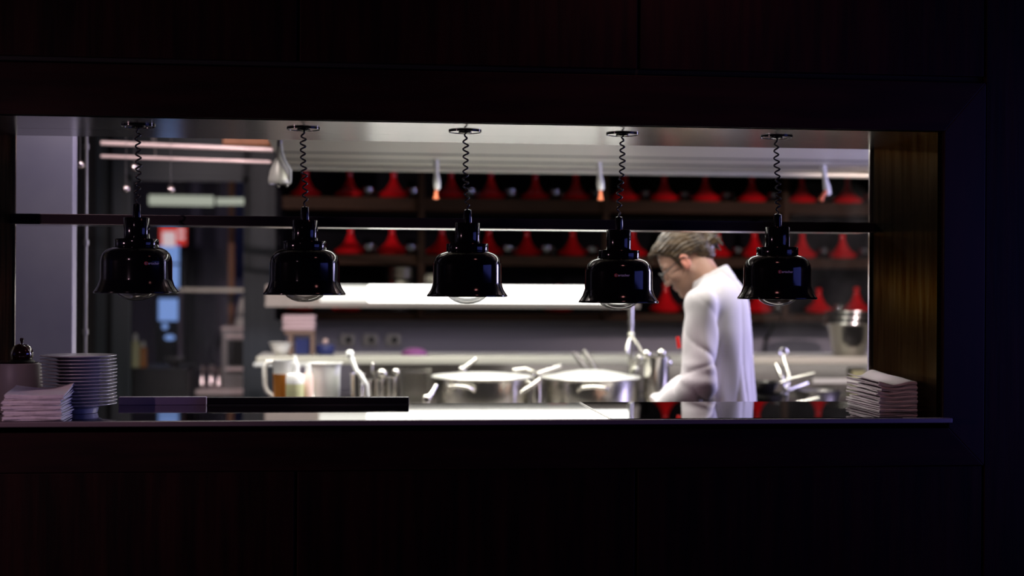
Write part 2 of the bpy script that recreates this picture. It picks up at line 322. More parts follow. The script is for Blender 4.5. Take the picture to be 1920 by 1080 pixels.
for i, ((lx, ly, cx, cy), lab) in enumerate(zip(LAMPS, LLAB)):
    p = at(lx, ly, YLA)
    t = thing('heat_lamp', lab, 'lamp', p, 'row of five black heat lamps')
    if not base:
        o1 = obj('lamp_shade', MB().lathe(shade_p, n=64, closed=True), 'lampblack', t, ang=60)
        o2 = obj('collar', MB().lathe([(.02, .128), (.0595, .128), (.0600, .129), (.0600, .149), (.0590, .1505), (.02, .1505)], n=48), 'lampblack', t)
        o3 = obj('neck', MB().lathe([(.01, .1506), (.0345, .1506), (.0352, .152), (.0352, .208), (.034, .2095), (.01, .2100)], n=40), 'lampblack', t)
        o4 = obj('cord_grip', MB().lathe([(.0122, .2101), (.0122, .216), (.0115, .236), (.0105, .246), (.004, .2485)], n=24), 'lampblack', t)
        o5 = obj('bulb', MB().lathe([(.0001, -.0205), (.018, -.0192), (.035, -.0142), (.049, -.0058), (.058, .004), (.0615, .014), (.060, .024), (.052, .040), (.030, .075), (.02, .10), (.0001, .10)], n=48), 'bulbglass', t, ang=80)
        o6 = obj('reflector', MB().lathe([(.0001, .060), (.02, .055), (.042, .030), (.0575, .012), (.0585, .0125), (.050, .034), (.030, .065), (.0001, .071)], n=40), 'reflector', o5, ang=80)
        o7 = obj('filament_support', MB().tube([(-.012, 0, .012), (-.012, 0, .052)], .0012).tube([(.012, 0, .012), (.012, 0, .052)], .0012).tube([(-.012+.0024*k, .004*math.sin(k*2.4), .012+.002*math.cos(k*2.4)) for k in range(11)], .0008), 'steel_dark', o5)
        base = dict(parts=[o1, o2, o3, o4, o5], sub=[o6, o7])
    else:
        for o in base['parts']:
            c = o.copy(); c.parent = t; C.objects.link(c)
            if o is base['parts'][4]:
                for s_ in base['sub']:
                    d = s_.copy(); d.parent = c; C.objects.link(d)
    # canopy plate on the soffit and the coiled cord between
    cpt = at(cx, cy, YLA); cl = Vector((cpt.x, YLA, ZT))-p
    k = obj('canopy', MB().lathe([(.0005, -.0006), (.0440, -.0006), (.0440, -.0030), (.0005, -.0030)], tuple(cl), n=48), 'soffit', t)
    obj('canopy_rim', MB().lathe([(.0441, -.0006), (.0468, -.0006), (.0468, -.0042), (.0455, -.0048), (.0441, -.0042)], tuple(cl), n=48, closed=True), 'lampblack', k)
    obj('canopy_hub', MB().lathe([(.0005, -.0031), (.019, -.0031), (.018, -.0060), (.006, -.0100), (.0005, -.0100)], tuple(cl), n=32), 'lampblack', k)
    top = Vector((cl.x, 0, cl.z-.008)); bot = Vector((0, 0, .248)); L = (top-bot).length; turns = L/.0212; pts = []
    N = int(turns*14)
    for j in range(N+1):
        u = j/N; a = u*turns*2*math.pi+i*1.3; rr = .0070*min(1, u*9+.15, (1-u)*9+.15)*(1+.12*math.sin(j*.11+i))
        c_ = bot.lerp(top, u**(.93 if i % 2 else 1.0)); sway = .0035*math.sin(u*math.pi*1.3+i*1.7)*math.sin(u*math.pi)
        pts.append(c_+Vector((rr*math.cos(a)+sway, rr*math.sin(a), 0)))
    obj('coiled_cord', MB().tube(pts, .0026, 6), 'rubber', t)
    if logo_ang[i] is not None:
        a0 = logo_ang[i]; R = .0970; z = (.0785 if i else .082)
        me = text_mesh('artscher', .0098, R, z-.003, a0-.012/R*1.0); me.materials.append(M['logo'])
        o = bpy.data.objects.new('brand_lettering', me); o.parent = t; C.objects.link(o); o['label'] = 'pale printed brand lettering'
        ring = MB(); ca = a0-.0175/R
        def pol(ang, rad): return ((R+.0012)*math.sin(ca+rad*math.cos(ang)/R), -(R+.0012)*math.cos(ca+rad*math.cos(ang)/R), z+rad*math.sin(ang))
        ring.tube([pol(2*math.pi*j/24, .0042) for j in range(25)], .0006, 6)
        o = obj('brand_emblem', ring, 'logo_red', t); o['label'] = 'small red ring emblem around the initial'
        me = text_mesh('B', .0066, R, z-.0024, ca-.0022/R); me.materials.append(M['logo'])
        d = bpy.data.objects.new('emblem_letter', me); d.parent = o; C.objects.link(d)

# ------------------------------------------------------------------ plates, crock, napkins
Yp = 4.08; pc = at(147, 765, Yp); rp = 69.5*mpp(147, Yp); sp = .00955
plate_prof = [(.001, .010), (.045, .010), (.054, .0135), (.064, .0188), (rp-.003, .0243), (rp, .0252), (rp-.0002, .0268), (rp-.0015, .0272), (.068, .0215), (.057, .0195), (.047, .0150), (.001, .0142)]
foot = [(.044, .0105), (.049, .0), (.051, .0), (.054, .012)]
n = 15; pl0 = None; hts = ['bottom', 'second', 'third', 'fourth', 'fifth', 'sixth', 'seventh', 'middle, eighth', 'ninth', 'tenth', 'eleventh', 'twelfth', 'thirteenth', 'fourteenth', 'top']
for i in range(n):
    lab = {0: 'white dinner plate at the very bottom of the plate stack', n-1: 'white dinner plate lying on top of the plate stack'}.get(i, 'white dinner plate, %s up from the bottom of the plate stack' % hts[i])
    if pl0 is None:
        pl0 = thing('dinner_plate', lab, 'plate', (0, 0, 0), 'stack of white dinner plates')
        a = obj('dish', MB().lathe(plate_prof, n=64), 'plate', pl0, ang=70); b = obj('foot_ring', MB().lathe(foot, n=40, closed=True), 'plate', pl0); t = pl0
    else:
        t = pl0.copy(); C.objects.link(t); t['label'] = lab
        for ch in (a, b): c = ch.copy(); c.parent = t; C.objects.link(c)
    t.location = (pc.x+random.uniform(-.0015, .0015)+.0012*(i < 8), Yp+random.uniform(-.001, .001), ZB+.0008+i*sp)
# crock with dark domed lid
cc = at(28, 700, 4.12); rc = 47*mpp(28, 4.12); hc = at(28, 680, 4.12).z-ZB
cr = thing('ceramic_crock', 'pale mauve ceramic crock at the far left end of the counter', 'crock', (cc.x, 4.12, ZB))
obj('body', MB().lathe([(.001, .001), (rc*1.06, .001), (rc*1.10, .006), (rc*1.06, hc*.5), (rc, hc-.004), (rc-.003, hc), (rc-.007, hc-.002), (rc-.004, .02), (.001, .012)], n=56), 'crock', cr, ang=60)
dm = at(41, 668, 4.12); sc = mpp(41, 4.12)
lz = hc
ld = thing('dark_domed_pot', 'small glossy black and red domed pot with a knob, standing on the crock', 'pot', (dm.x, 4.12, ZB+hc))
obj('crock_cover', MB().lathe([(.001, 0.0005), (rc-.008, .0005), (rc-.006, .003), (.001, .004)], n=48), 'cloche', cr, loc=(0, 0, hc))
ld.location.z = ZB+hc+.0045
obj('body', MB().lathe([(.001, 0), (.024, 0), (.0285, .006), (.031, .017), (.0305, .024), (.028, .033), (.022, .042), (.013, .047), (.006, .049), (.001, .0495)], n=48), 'cloche', ld, ang=80)
obj('knob', MB().lathe([(.004, .048), (.0035, .054), (.0065, .059), (.0055, .064), (.001, .066)], n=20), 'cloche', ld)
obj('stand_ring', MB().lathe([(.001, -.004), (.034, -.004), (.036, -.001), (.030, .004), (.001, .004)], n=40), 'black', ld)

def napkin(w, d, layers, t, droop, seed, lift=0.0):
    """a cloth folded to and fro; folds face -y, cut edges face +x and -x"""
    r_ = np.random.default_rng(seed); ph = r_.uniform(0, 6, 6); nx = 22; prof = []      # profile in (y, z)
    for L in range(layers):
        z0 = L*t; ys = np.linspace(-d/2, d/2, 9); ys = ys if L % 2 == 0 else ys[::-1]
        e = r_.uniform(-.004, .002) ; zz = [z0]*9
        for k, y in enumerate(ys): prof.append((y*(1+e), zz[k]))
        if L < layers-1:
            s_ = 1 if L % 2 == 0 else -1
            prof.append((ys[-1]*(1+e)+s_*t*.5, z0+t*.25)); prof.append((ys[-1]*(1+e)+s_*t*.5, z0+t*.75))
    V = []; Fc = []; m = len(prof); th = t*.62
    for j in range(nx+1):
        u = j/nx
        for k, (y, z) in enumerate(prof):
            lay = z/(layers*t); x = (u-.5)*w*(1+.02*math.sin(ph[0]+lay*9)+.012*math.sin(ph[1]+lay*23))
            zz = z+.0011*math.sin(ph[2]+u*8+y*40)*lay+droop(u, y/d+.5)*(.35+.65*lay)+lift*max(0, lay-.5)*(math.sin(ph[3]+u*5)+1)
            V.append((x, y+.0015*math.sin(ph[4]+u*7+lay*5), zz))
    nv = len(V)
    V2 = []
    for j in range(nx+1):
        for k in range(m):
            a = Vector(V[j*m+max(k-1, 0)]); b = Vector(V[j*m+min(k+1, m-1)]); tv = (b-a); nrm = Vector((0, -tv.z, tv.y)).normalized()
            V2.append(tuple(Vector(V[j*m+k])+nrm*th))
    V += V2
    for j in range(nx):
        for k in range(m-1):
            a = j*m+k; Fc += [(a, a+m, a+m+1, a+1), (a+nv, a+1+nv, a+m+1+nv, a+m+nv)]
    for j in range(nx):
        for k in (0, m-1): a = j*m+k; Fc.append((a, a+m, a+m+nv, a+nv))
    for k in range(m-1):
        for j in (0, nx): a = j*m+k; Fc.append((a, a+1, a+1+nv, a+nv))
    q = MB(); q.v = V; q.f = Fc; return q
def stack(cx, cy, w, d, rot, spec, droops, labs, group, seed):
    z = ZB+.0012
    for i, (layers, t, ox, oy, rr) in enumerate(spec):
        o = obj('folded_napkin', napkin(w, d, layers, t, droops[i], seed+i), 'napkin', loc=(cx+ox, cy+oy, z), rotz=rot+rr, ang=70)
        tag(o, labs[i], 'napkin', group); z += layers*t+.0008
q = at(72, 785, 3.92)
wl = 106*mpp(72, 3.86)
fl = lambda u, v: 0.0
def dr_top(u, v): return .010*v+.012*v*abs(2*u-.85)**2
ords = lambda n: ['lowest']+['%s from the bottom' % s for s in ('second', 'third', 'fourth', 'fifth', 'sixth', 'seventh', 'eighth')][:n-2]+['topmost']
spec = [(3, .0042, 0, -.001, .01), (3, .0042, .003, .001, -.02), (3, .0044, -.002, 0, .015), (3, .0044, -.001, .002, -.01), (4, .0040, .004, .003, .02)]
stack(q.x+.002, 3.905, wl, .155, math.radians(1), spec, [fl, fl, lambda u, v: .003*v, lambda u, v: .007*v, dr_top],
      ['folded white napkin, %s in the left napkin stack before the plates' % s for s in ords(5)], 'left stack of folded napkins', 20)
spec = [(3, .0037, 0, 0, .0), (3, .0037, -.003, .001, .02), (3, .0037, .002, -.001, -.03), (3, .0038, -.002, 0, .02), (3, .0038, -.004, .001, -.02), (3, .0038, .000, .0, .03), (3, .0037, -.002, .003, .0)]
def wv(a): return lambda u, v: a*(.35+.65*v)*(.45+.55*math.cos((u*1.15+.1)*math.pi*2)*(1-.5*v)+.75*math.exp(-((u-.55)/.2)**2)*v)
d_ = ray(1652, 774); tq = (ZB-ZC)/d_.z; fx, fy = d_.x*tq, d_.y*tq
wn, dn = .130, .285
stack(fx+wn/2, fy+dn/2+.004, wn, dn, math.radians(-1), spec, [wv(a) for a in (.0, .004, .008, .012, .016, .020, .026)],
      ['folded white napkin, %s in the right napkin stack beside the jamb' % s_ for s_ in ords(7)], 'right stack of folded napkins', 40)

# ------------------------------------------------------------------ extractor hood
hx0, hx1, hz = at(537, 332, 6.45).x, 4.1, ZC+.545
hd = thing('extractor_hood', 'long pale steel extractor hood under the kitchen ceiling', 'hood', (0, 0, hz))
for ya, yb in ((4.85, 5.80), (5.86, 6.12), (6.19, 6.50)): obj('underside_panel', MB().box(hx0, hx1, ya, yb, 0, .01), 'hood', hd, smooth=False)
obj('front_fascia', MB().box(hx0, hx1, 4.83, 4.849, -.0, .5), 'hood', hd, smooth=False)
obj('rear_fascia', MB().box(hx0, hx1, 6.501, 6.52, -.012, .5), 'hood', hd, smooth=False, bevel=.003)
obj('end_panel', MB().box(hx0-.012, hx0, 4.83, 6.52, -.0, .5), 'hood', hd, smooth=False)
for ya, yb in ((5.8005, 5.8595), (6.1205, 6.1895)): obj('groove_shade', MB().box(hx0, hx1, ya, yb, .001, .009), 'hood_shade', hd, smooth=False)  # nearly flush dark strips, their colour stands in for shade in grooves
obj('rail', MB().tube([(hx0, 6.42, -.012), (hx1, 6.42, -.012)], .0115, 12), 'hood', hd)
# pull handles with orange tips hanging from the hood rails
hl = ['white pull handle with orange tip hanging from the hood, left of the middle heat lamp', 'white pull handle with orange tip hanging from the hood, left of the fourth heat lamp', 'white pull handle with slanting orange tip hanging from the hood at the far right']
for (x0, y0, x1, y1, xo0, yo0, xo1, yo1), lab in zip([(817, 298, 820, 356, 818, 357, 817, 374), (1122, 303, 1127, 357, 1126, 358, 1126, 376), (1543, 311, 1553, 366, 1549, 357, 1538, 377)], hl):
    Y = 6.08; a = at(x0, y0, Y); b = at(x1, y1, Y); c = at(xo0, yo0, Y-.012); d = at(xo1, yo1, Y-.012)
    t = thing('pull_handle', lab, 'handle', a, 'pull handles under the hood')
    L = b-a
    obj('grip', MB().tube([(0, 0, hz-.0003-a.z), Vector((0, 0, 0)), L*.45, L*.75, L*.95, L], [.006, .013, .010, .0155, .014, .008], 14), 'white', t)
    obj('tip', MB().tube([c-a, (c-a).lerp(d-a, .6), (d-a)*.93+(c-a)*.07, d-a], [.007, .0085, .013, .006], 12), 'orange', t)
# cone lamp at the hood's left corner
p = at(524, 345, 5.35); s_ = mpp(524, 5.35)
t = thing('cone_fixture', 'grey metal cone shaped fixture hanging at the left corner of the hood', 'fixture', p)
obj('cone', MB().lathe([(20*s_, 0), (21*s_, 2*s_), (21*s_, 9*s_), (18*s_, 24*s_), (11*s_, 42*s_), (6*s_, 52*s_), (6*s_, 70*s_), (5*s_, 70*s_), (4*s_, 50*s_), (16*s_, 22*s_), (19*s_, 6*s_)], n=40, closed=True), 'hood', t)
obj('stem', MB().tube([(0, 0, 66*s_), (0, 0, hz-.0005-p.z)], 5*s_, 12), 'steel_dark', t)
obj('bracket', MB().tube([(3*s_, -19*s_, 74*s_), (4*s_, -20*s_, 62*s_), (9*s_, -20*s_, 45*s_), (21*s_, -15*s_, 24*s_), (20*s_, -10*s_, 3*s_)], 2.6*s_, 10), 'white', t)
obj('foot', MB().ball((-2*s_, -6*s_, -3*s_), 3.6*s_, 12, 8), 'steel', t); obj('foot', MB().ball((14*s_, -10*s_, -3*s_), 3.2*s_, 12, 8), 'steel', t)
# pipes left of the hood
t = thing('ceiling_rail', 'upper bright rail running left from the hood above the glazed door', 'rail', (0, 0, 0), 'two ceiling rails left of the hood')
M['rail_paint'] = mat('pale_rail', (.80, .66, .64), .35, .3)
a, b = at(190, 268, 6.6), at(512, 281, 6.45); obj('tube', MB().tube([a, b], .0105, 12), 'rail_paint', t)
obj('hanger', MB().tube([a.lerp(b, .3)+Vector((0, 0, .0)), Vector((a.lerp(b, .3).x, a.lerp(b, .3).y, 2.75))], .004, 8), 'steel_dark', t)
t = thing('ceiling_rail', 'lower thin mauve rail running left from the hood above the glazed door', 'rail', (0, 0, 0), 'two ceiling rails left of the hood')
a, b = at(190, 293, 6.6), at(508, 304, 6.45); obj('tube', MB().tube([a, b], .0075, 12), 'rail_paint', t)
obj('hanger', MB().tube([a.lerp(b, .32), Vector((a.lerp(b, .32).x, a.lerp(b, .32).y+.02, 2.75))], .003, 8), 'steel_dark', t)
p = at(465, 268, 6.9)
tag(obj('orange_duct', MB().box(-.11, .11, -.1, .1, -.02, 2.745-p.z), 'orangew', loc=p, bevel=.004), 'brown orange duct end above the bright ceiling rail', 'duct')
# standpipe in the dark recess at the left
p = at(160, 500, 5.4)
t = thing('standpipe', 'thin vertical steel pipe in the dark gap beside the pale panel', 'pipe', (p.x, 5.4, 0))
obj('tube', MB().tube([(0, 0, .01), (0, 0, 2.74)], .0085, 12), 'steel_dark', t)
for k, yy in enumerate((275, 455, 622)):
    z = at(160, yy, 5.4).z; obj('clamp', MB().lathe([(.0088, -.01), (.013, -.01), (.013, .01), (.0088, .01)], (0, 0, z), 16, closed=True), 'steel_dark', t)
p = at(150, 308, 5.0)
for (x, y, Y, lab) in ((150, 309, 5.35, 'small bright steel ball on the wire in the dark recess'), (252, 314, 6.2, 'small bright steel ball behind the cord of the leftmost heat lamp'), (236, 354, 6.2, 'small bright steel ball left of the glazed door top'), (320, 355, 6.2, 'small bright steel ball in front of the glazed door')):
    p = at(x, y, Y); t = thing('hanging_ball', lab, 'ornament', p, 'small steel balls on wires')
    obj('ball', MB().ball((0, 0, 0), .017, 24, 16), mat('pale_chrome', (.9, .75, .75), .22, 1) if 'chr' not in M else M['chr'], t); M['chr'] = bpy.data.materials['pale_chrome']
    obj('wire', MB().tube([(0, 0, .012), (0, 0, 2.74-p.z)], .0012, 6), 'steel_dark', t)

# ------------------------------------------------------------------ shelves with tagines
sz = [at(900, 372, 7.52).z, at(900, 479, 7.52).z, at(900, 587, 7.52).z]
sx0, sx1 = at(528, 500, 7.55).x, WR-.02
su = thing('display_shelving', 'dark wooden wall shelving holding rows of red tagines', 'shelving', (0, 0, 0))
for z, th, ya in ((sz[0], .066, 7.52), (sz[1], .052, 7.52), (sz[2], .040, 7.52)):
    obj('shelf_board', MB().box(sx0, sx1, ya, 7.865, z-th, z), 'shelfwood', su, bevel=.002, smooth=False)
for px in (790, 1136, 1473, 1815):
    x = at(px, 480, 7.50).x
    obj('upright', MB().box(x-.017, x+.017, 7.495, 7.519, sz[2]-.04, 2.4), 'shelfwood', su, bevel=.002, smooth=False)
obj('side_panel', MB().box(sx0-.03, sx0-.001, 7.50, 7.865, sz[2]-.04, 2.4), 'shelfback', su, smooth=False)
obj('back_panel', MB().box(sx0, sx1, 7.87, 7.89, sz[2]-.04, 2.4), 'shelfback', su, smooth=False)
rows = [[573, 655, 738, 845, 920, 1003, 1080, 1172, 1245, 1323, 1410, 1505, 1590], [657, 735, 828, 916, 988, 1073, 1185, 1262, 1345, 1413, 1505, 1580], [560, 650, 1047, 1248, 1420, 1535, 1605]]
rname = ['top', 'middle', 'bottom']
ordn = ['first', 'second', 'third', 'fourth', 'fifth', 'sixth', 'seventh', 'eighth', 'ninth', 'tenth', 'eleventh', 'twelfth', 'thirteenth']
tg = None; cupn = 0; cup0 = None
special = {(2, 0): 'red tagine at the left end of the bottom shelf, under the lit strip', (2, 1): 'second red tagine of the bottom shelf, half behind the lit strip', (2, 2): 'red tagine on the bottom shelf peeping out below the lit strip, centre',
           (2, 3): 'red tagine on the bottom shelf just in front of the cook\'s face', (2, 4): 'red tagine on the bottom shelf behind the cook\'s shoulder', (2, 5): 'red tagine on the bottom shelf, second from the right end', (2, 6): 'rightmost red tagine on the bottom shelf above the steel pails'}
cupmat = 'glass'
for r_i, row in enumerate(rows):
    for k, px in enumerate(row):
        Y = 7.69; py = 480; x = at(px, [366, 472, 578][r_i], Y).x
        lab = special.get((r_i, k), 'red tagine, %s from the left on the %s shelf' % (ordn[k], rname[r_i]))
        if tg is None:
            tg = thing('tagine', lab, 'tagine', (0, 0, 0), 'red tagines on the wall shelves')
            ta = obj('dish', MB().lathe([(.001, .0), (.055, .0), (.072, .006), (.083, .018), (.0845, .025), (.078, .025), (.06, .012), (.001, .010)], n=48), 'red', tg)
            tb = obj('lid', MB().lathe([(.079, .0255), (.081, .0275), (.076, .033), (.058, .044), (.038, .062), (.0245, .084), (.0170, .104), (.0135, .118), (.0145, .128), (.0178, .138), (.0170, .143), (.012, .1455), (.001, .146)], n=48), 'red', tg, ang=70)
            t = tg
        else:
            t = tg.copy(); C.objects.link(t); t['label'] = lab
            for ch in (ta, tb): c = ch.copy(); c.parent = t; C.objects.link(c)
        t.location = (x, Y+random.uniform(-.015, .015), sz[r_i]+.0006); t.rotation_euler.z = random.uniform(0, 6); s_ = random.uniform(.97, 1.04); s_ = s_ if (r_i, k) not in ((2, 3),) else 1.12; t.scale = (s_,)*3
        if r_i == 2 and k < 3: continue
        if (r_i, k) in ((0, 0), (1, 7), (1, 6)): continue
        clab = 'clear glass cup right of the %s red tagine on the %s shelf' % (ordn[k] if r_i < 2 else {3: 'foremost', 4: 'hidden', 5: 'penultimate', 6: 'rightmost'}[k], rname[r_i])
        cx = at(px+34, 480, 7.66).x
        if cup0 is None:
            cup0 = thing('glass_cup', clab, 'cup', (0, 0, 0), 'clear glass cups beside the tagines')
            c1 = obj('cup_body', MB().lathe([(.001, .001), (.018, .001), (.026, .012), (.031, .035), (.032, .055), (.0295, .055), (.0285, .035), (.024, .014), (.001, .005)], n=32), 'glass', cup0, ang=70)
            c2 = obj('handle', MB().tube([(-.030-.018*math.sin(a), 0, .032+.018*math.cos(a)) for a in [math.pi*j/10 for j in range(11)]], .003, 8), 'glass', cup0)
            c = cup0
        else:
            c = cup0.copy(); C.objects.link(c); c['label'] = clab
            for ch in (c1, c2): d = ch.copy(); d.parent = c; C.objects.link(d)
        c.location = (cx, 7.60, sz[r_i]+.0006); c.rotation_euler.z = random.uniform(2.4, 4.2)
# steel bowls between the middle and bottom shelves
def bowl(name, lab, x, y, z, r, h, m, group=None, cat='bowl', th=.002, rim=True):
    t = thing(name, lab, cat, (x, y, z), group)
    obj('bowl', MB().lathe([(.001, 0), (r*.45, 0), (r*.72, h*.28), (r*.92, h*.65), (r, h-.003), (r+.006, h), (r+.004, h+.002), (r-.002, h-.001), (r*.90, h*.66), (r*.70, h*.31), (r*.43, .003), (.001, .003)], n=40), m, t, ang=70); return t
for k, (dz, lab) in enumerate(((0, 'steel mixing bowl, lowest of three nested on the shelf above the lit strip'), (.028, 'steel mixing bowl, middle one of three nested above the lit strip'), (.056, 'steel mixing bowl, top one of three nested above the lit strip'))):
    bowl('mixing_bowl', lab, at(752, 520, 7.68).x, 7.68, sz[2]+.11+dz, .080, .075, 'steel', 'nested mixing bowls')
t = thing('bowl_stand', 'small dark stand under the nested steel bowls', 'stand', (at(752, 520, 7.68).x, 7.68, sz[2]+.0006)); obj('drum', MB().lathe([(.001, 0), (.055, 0), (.05, .01), (.045, .10), (.055, .109), (.001, .109)], n=32), 'black', t)
t = thing('bowl_stand', 'small dark stand under the steel bowl behind the middle heat lamp', 'stand', (at(806, 520, 7.66).x, 7.66, sz[2]+.0006)); obj('drum', MB().lathe([(.001, 0), (.055, 0), (.05, .01), (.045, .07), (.055, .079), (.001, .079)], n=32), 'black', t)
bowl('mixing_bowl', 'single steel mixing bowl half hidden by the middle heat lamp', at(806, 520, 7.66).x, 7.66, sz[2]+.08, .062, .13, 'steel', None)

# ------------------------------------------------------------------ lit strip fixture in front of the shelves
Y = 7.25; a = at(497, 555, Y); b = at(1200, 560, Y); zt, zb = at(850, 535.5, Y).z, at(850, 577, Y).z
st = thing('strip_light', 'long white lit strip light crossing in front of the bottom tagine shelf', 'light', (0, 0, 0))
obj('housing', MB().box(a.x, b.x, Y+.012, Y+.11, zb, zt), 'lipm', st, bevel=.006, smooth=False)
c = at(600, 550, Y)
e_ = at(690, 550, Y)
obj('diffuser', MB().box(e_.x+.001, b.x-.05, Y-.004, Y+.0115, zb+.028, zt), 'diffuser', st, bevel=.004, smooth=False)
M['diffuser_end'] = emitter('dim_diffuser_end', (1.0, .98, .90), 1.25)
obj('diffuser_end', MB().box(c.x, e_.x, Y-.004, Y+.0115, zb+.028, zt), 'diffuser_end', st, bevel=.004, smooth=False)
obj('lower_lip', MB().box(a.x, b.x, Y-.004, Y+.011, zb, zb+.0275), 'lipm', st, bevel=.003, smooth=False)
for px in (545, 860, 1165):
    x = at(px, 560, Y).x; obj('bracket', MB().box(x-.01, x+.01, Y+.111, 7.519, zt-.03, zt-.01), 'steel_dark', st, smooth=False)

# ------------------------------------------------------------------ rear ledge and what stands on it
lz = at(900, 668, 7.05).z
lg = thing('steel_ledge', 'long pale steel ledge running behind the cooking range', 'ledge', (0, 0, 0))
lx0 = at(480, 675, 7.0).x
obj('shelf_plate', MB().box(lx0, 4.1, 7.0, 7.45, lz-.038, lz), 'hood', lg, bevel=.006, smooth=False)
obj('rear_panel', MB().box(lx0+.5, 4.1, 7.46, 7.48, .9, lz-.001), 'steel_dark', lg, smooth=False)
for px in (540, 1230, 1900):
    x = at(px, 690, 7.2).x; obj('leg', MB().box(x-.02, x+.02, 7.2, 7.24, .001, lz-.039), 'steel_dark', lg, smooth=False)
obj('low_shelf', MB().box(lx0+.1, 4.1, 7.02, 7.45, .86, .90), 'steel_dark', lg, smooth=False)
a = at(476, 684, 6.95); b = at(640, 685, 6.95)
t = thing('towel_rod', 'short white rod end poking out left of the jug under the ledge', 'rod', a); obj('rod', MB().tube([(0, 0, 0), (b.x-a.x, 0, 0)], .011, 12), 'white', t); obj('end_bracket', MB().box(b.x-a.x-.02, b.x-a.x, -.01, .08, -.01, .01), 'steel_dark', t)
Y = 7.2
def onl(px): return at(px, 668, Y).x
t = bowl('serving_bowl', 'white bowl on the left end of the steel ledge', onl(527), Y, lz+.0006, 21*mpp(527, Y), .058, 'white')
# little stand with folded pink cloths, blue box inside
xs0, xs1 = onl(541), onl(590); z1 = at(560, 620, Y).z
t = thing('small_stand', 'small brown stand at the left of the ledge carrying pink cloths', 'stand', (0, Y+.06, lz+.0006))
h = z1-lz
obj('top_board', MB().box(xs0-.02, xs1, -.09, .09, h-.02, h), 'brown', t, bevel=.003, smooth=False)
for xx in (xs0, xs1-.022): obj('side', MB().box(xx, xx+.022, -.085, .085, 0, h-.0205), 'brown', t, bevel=.002, smooth=False)
tag(obj('storage_box', MB().box(-.035, .035, -.06, .06, 0, h-.04), 'blue', loc=((xs0+xs1)/2+.004, Y+.06, lz+.0006), bevel=.004), 'dark blue box inside the small brown stand', 'box')
for k in range(4):
    tag(obj('folded_cloth', MB().box(-.082, .082, -.08, .08, 0, .0185), 'pinkcloth', loc=(onl(559)+.003*(k % 2), Y+.06, z1+.0012+k*.0192), bevel=.007), 'folded pink cloth, %s of the pile on the brown stand' % ('lowest', 'second from the bottom', 'third from the bottom', 'topmost')[k], 'cloth', 'pile of pink cloths')
# little navy pot, sockets, purple dome
t = thing('small_pot', 'small navy pot with a pale round lid knob right of the brown stand', 'pot', (onl(610), Y, lz+.0006))
obj('body', MB().lathe([(.001, 0), (.038, 0), (.046, .01), (.046, .045), (.042, .05), (.001, .052)], n=32), 'blue', t); obj('knob', MB().ball((0, 0, .066), .014, 16, 10), 'pinkp', t)
for px, lab in ((652, 'grey wall socket block left of the other two'), (695, 'grey wall socket block in the middle of three'), (738, 'grey wall socket block right of the other two')):
    p = at(px, 638, YB); t = thing('wall_socket', lab, 'socket', (p.x, YB, p.z), 'three wall sockets')
    obj('plate', MB().box(-.04, .04, -.014, -.0005, -.035, .035), 'steel_dark', t, bevel=.003); obj('plug', MB().lathe([(.001, 0), (.017, 0), (.015, .03), (.001, .032)], M4=Matrix.Rotation(math.radians(90), 4, 'X'), c=(.005, -.0145, .004), n=20), 'black', t)
t = thing('purple_cover', 'low purple domed cover on the steel ledge', 'cover', (onl(777), Y, lz+.0006)); obj('dome', MB().lathe([(.066, 0), (.064, .012), (.052, .024), (.03, .033), (.001, .036)], n=40), 'purple', t, ang=80); obj('rim', MB().lathe([(.001, 0), (.068, 0), (.069, .002), (.067, .004), (.001, .003)], n=40), 'purple', t)
# steel pails at the right
px = 1592; Yb = 7.14; rb = 44.5*mpp(px, Yb)
for k, (dz, lab) in enumerate(((0, 'steel pail on the right end of the ledge, outermost of three nested'), (.030, 'steel pail nested second in the stack at the ledge\'s right end'), (.058, 'steel pail nested innermost and highest at the ledge\'s right end'))):
    t = thing('steel_pail', lab, 'pail', (at(px, 640, Yb).x+.006*k, Yb, lz+.0006+dz), 'nested steel pails'); f_ = 1-.02*k
    obj('body', MB().lathe([(.001, .0), (rb*.60, 0), (rb*.66, .006), (rb*.80*f_, .08), (rb*.95*f_, .158), (rb*.98, .162), (rb*1.04, .166), (rb*1.03, .172), (rb*.94, .170), (rb*.92*f_, .158), (rb*.77*f_, .08), (rb*.62, .01), (.001, .003)], n=48), 'steel', t, ang=60)
    obj('rim_handle', MB().tube([(-rb*1.02, 0, .166), (-rb*1.13, -.012, .160), (-rb*1.13, .012, .160), (-rb*1.02, .004, .166)], .004, 8), 'steel', t)
t = thing('power_cable', 'dark cable hanging down the grey splashback right of the cook', 'cable', (0, 0, 0))
obj('cable', MB().tube([at(1452, 600, YB-.012), at(1449, 615, YB-.012), at(1437, 635, YB-.012), at(1434, 650, YB-.012), at(1435, 676, YB-.012), at(1436, 700, YB-.012)], .009, 8), 'black', t)
obj('clip', MB().box(-.014, .014, -.02, .0, -.006, .006), 'black', t, loc=at(1437, 638, YB))

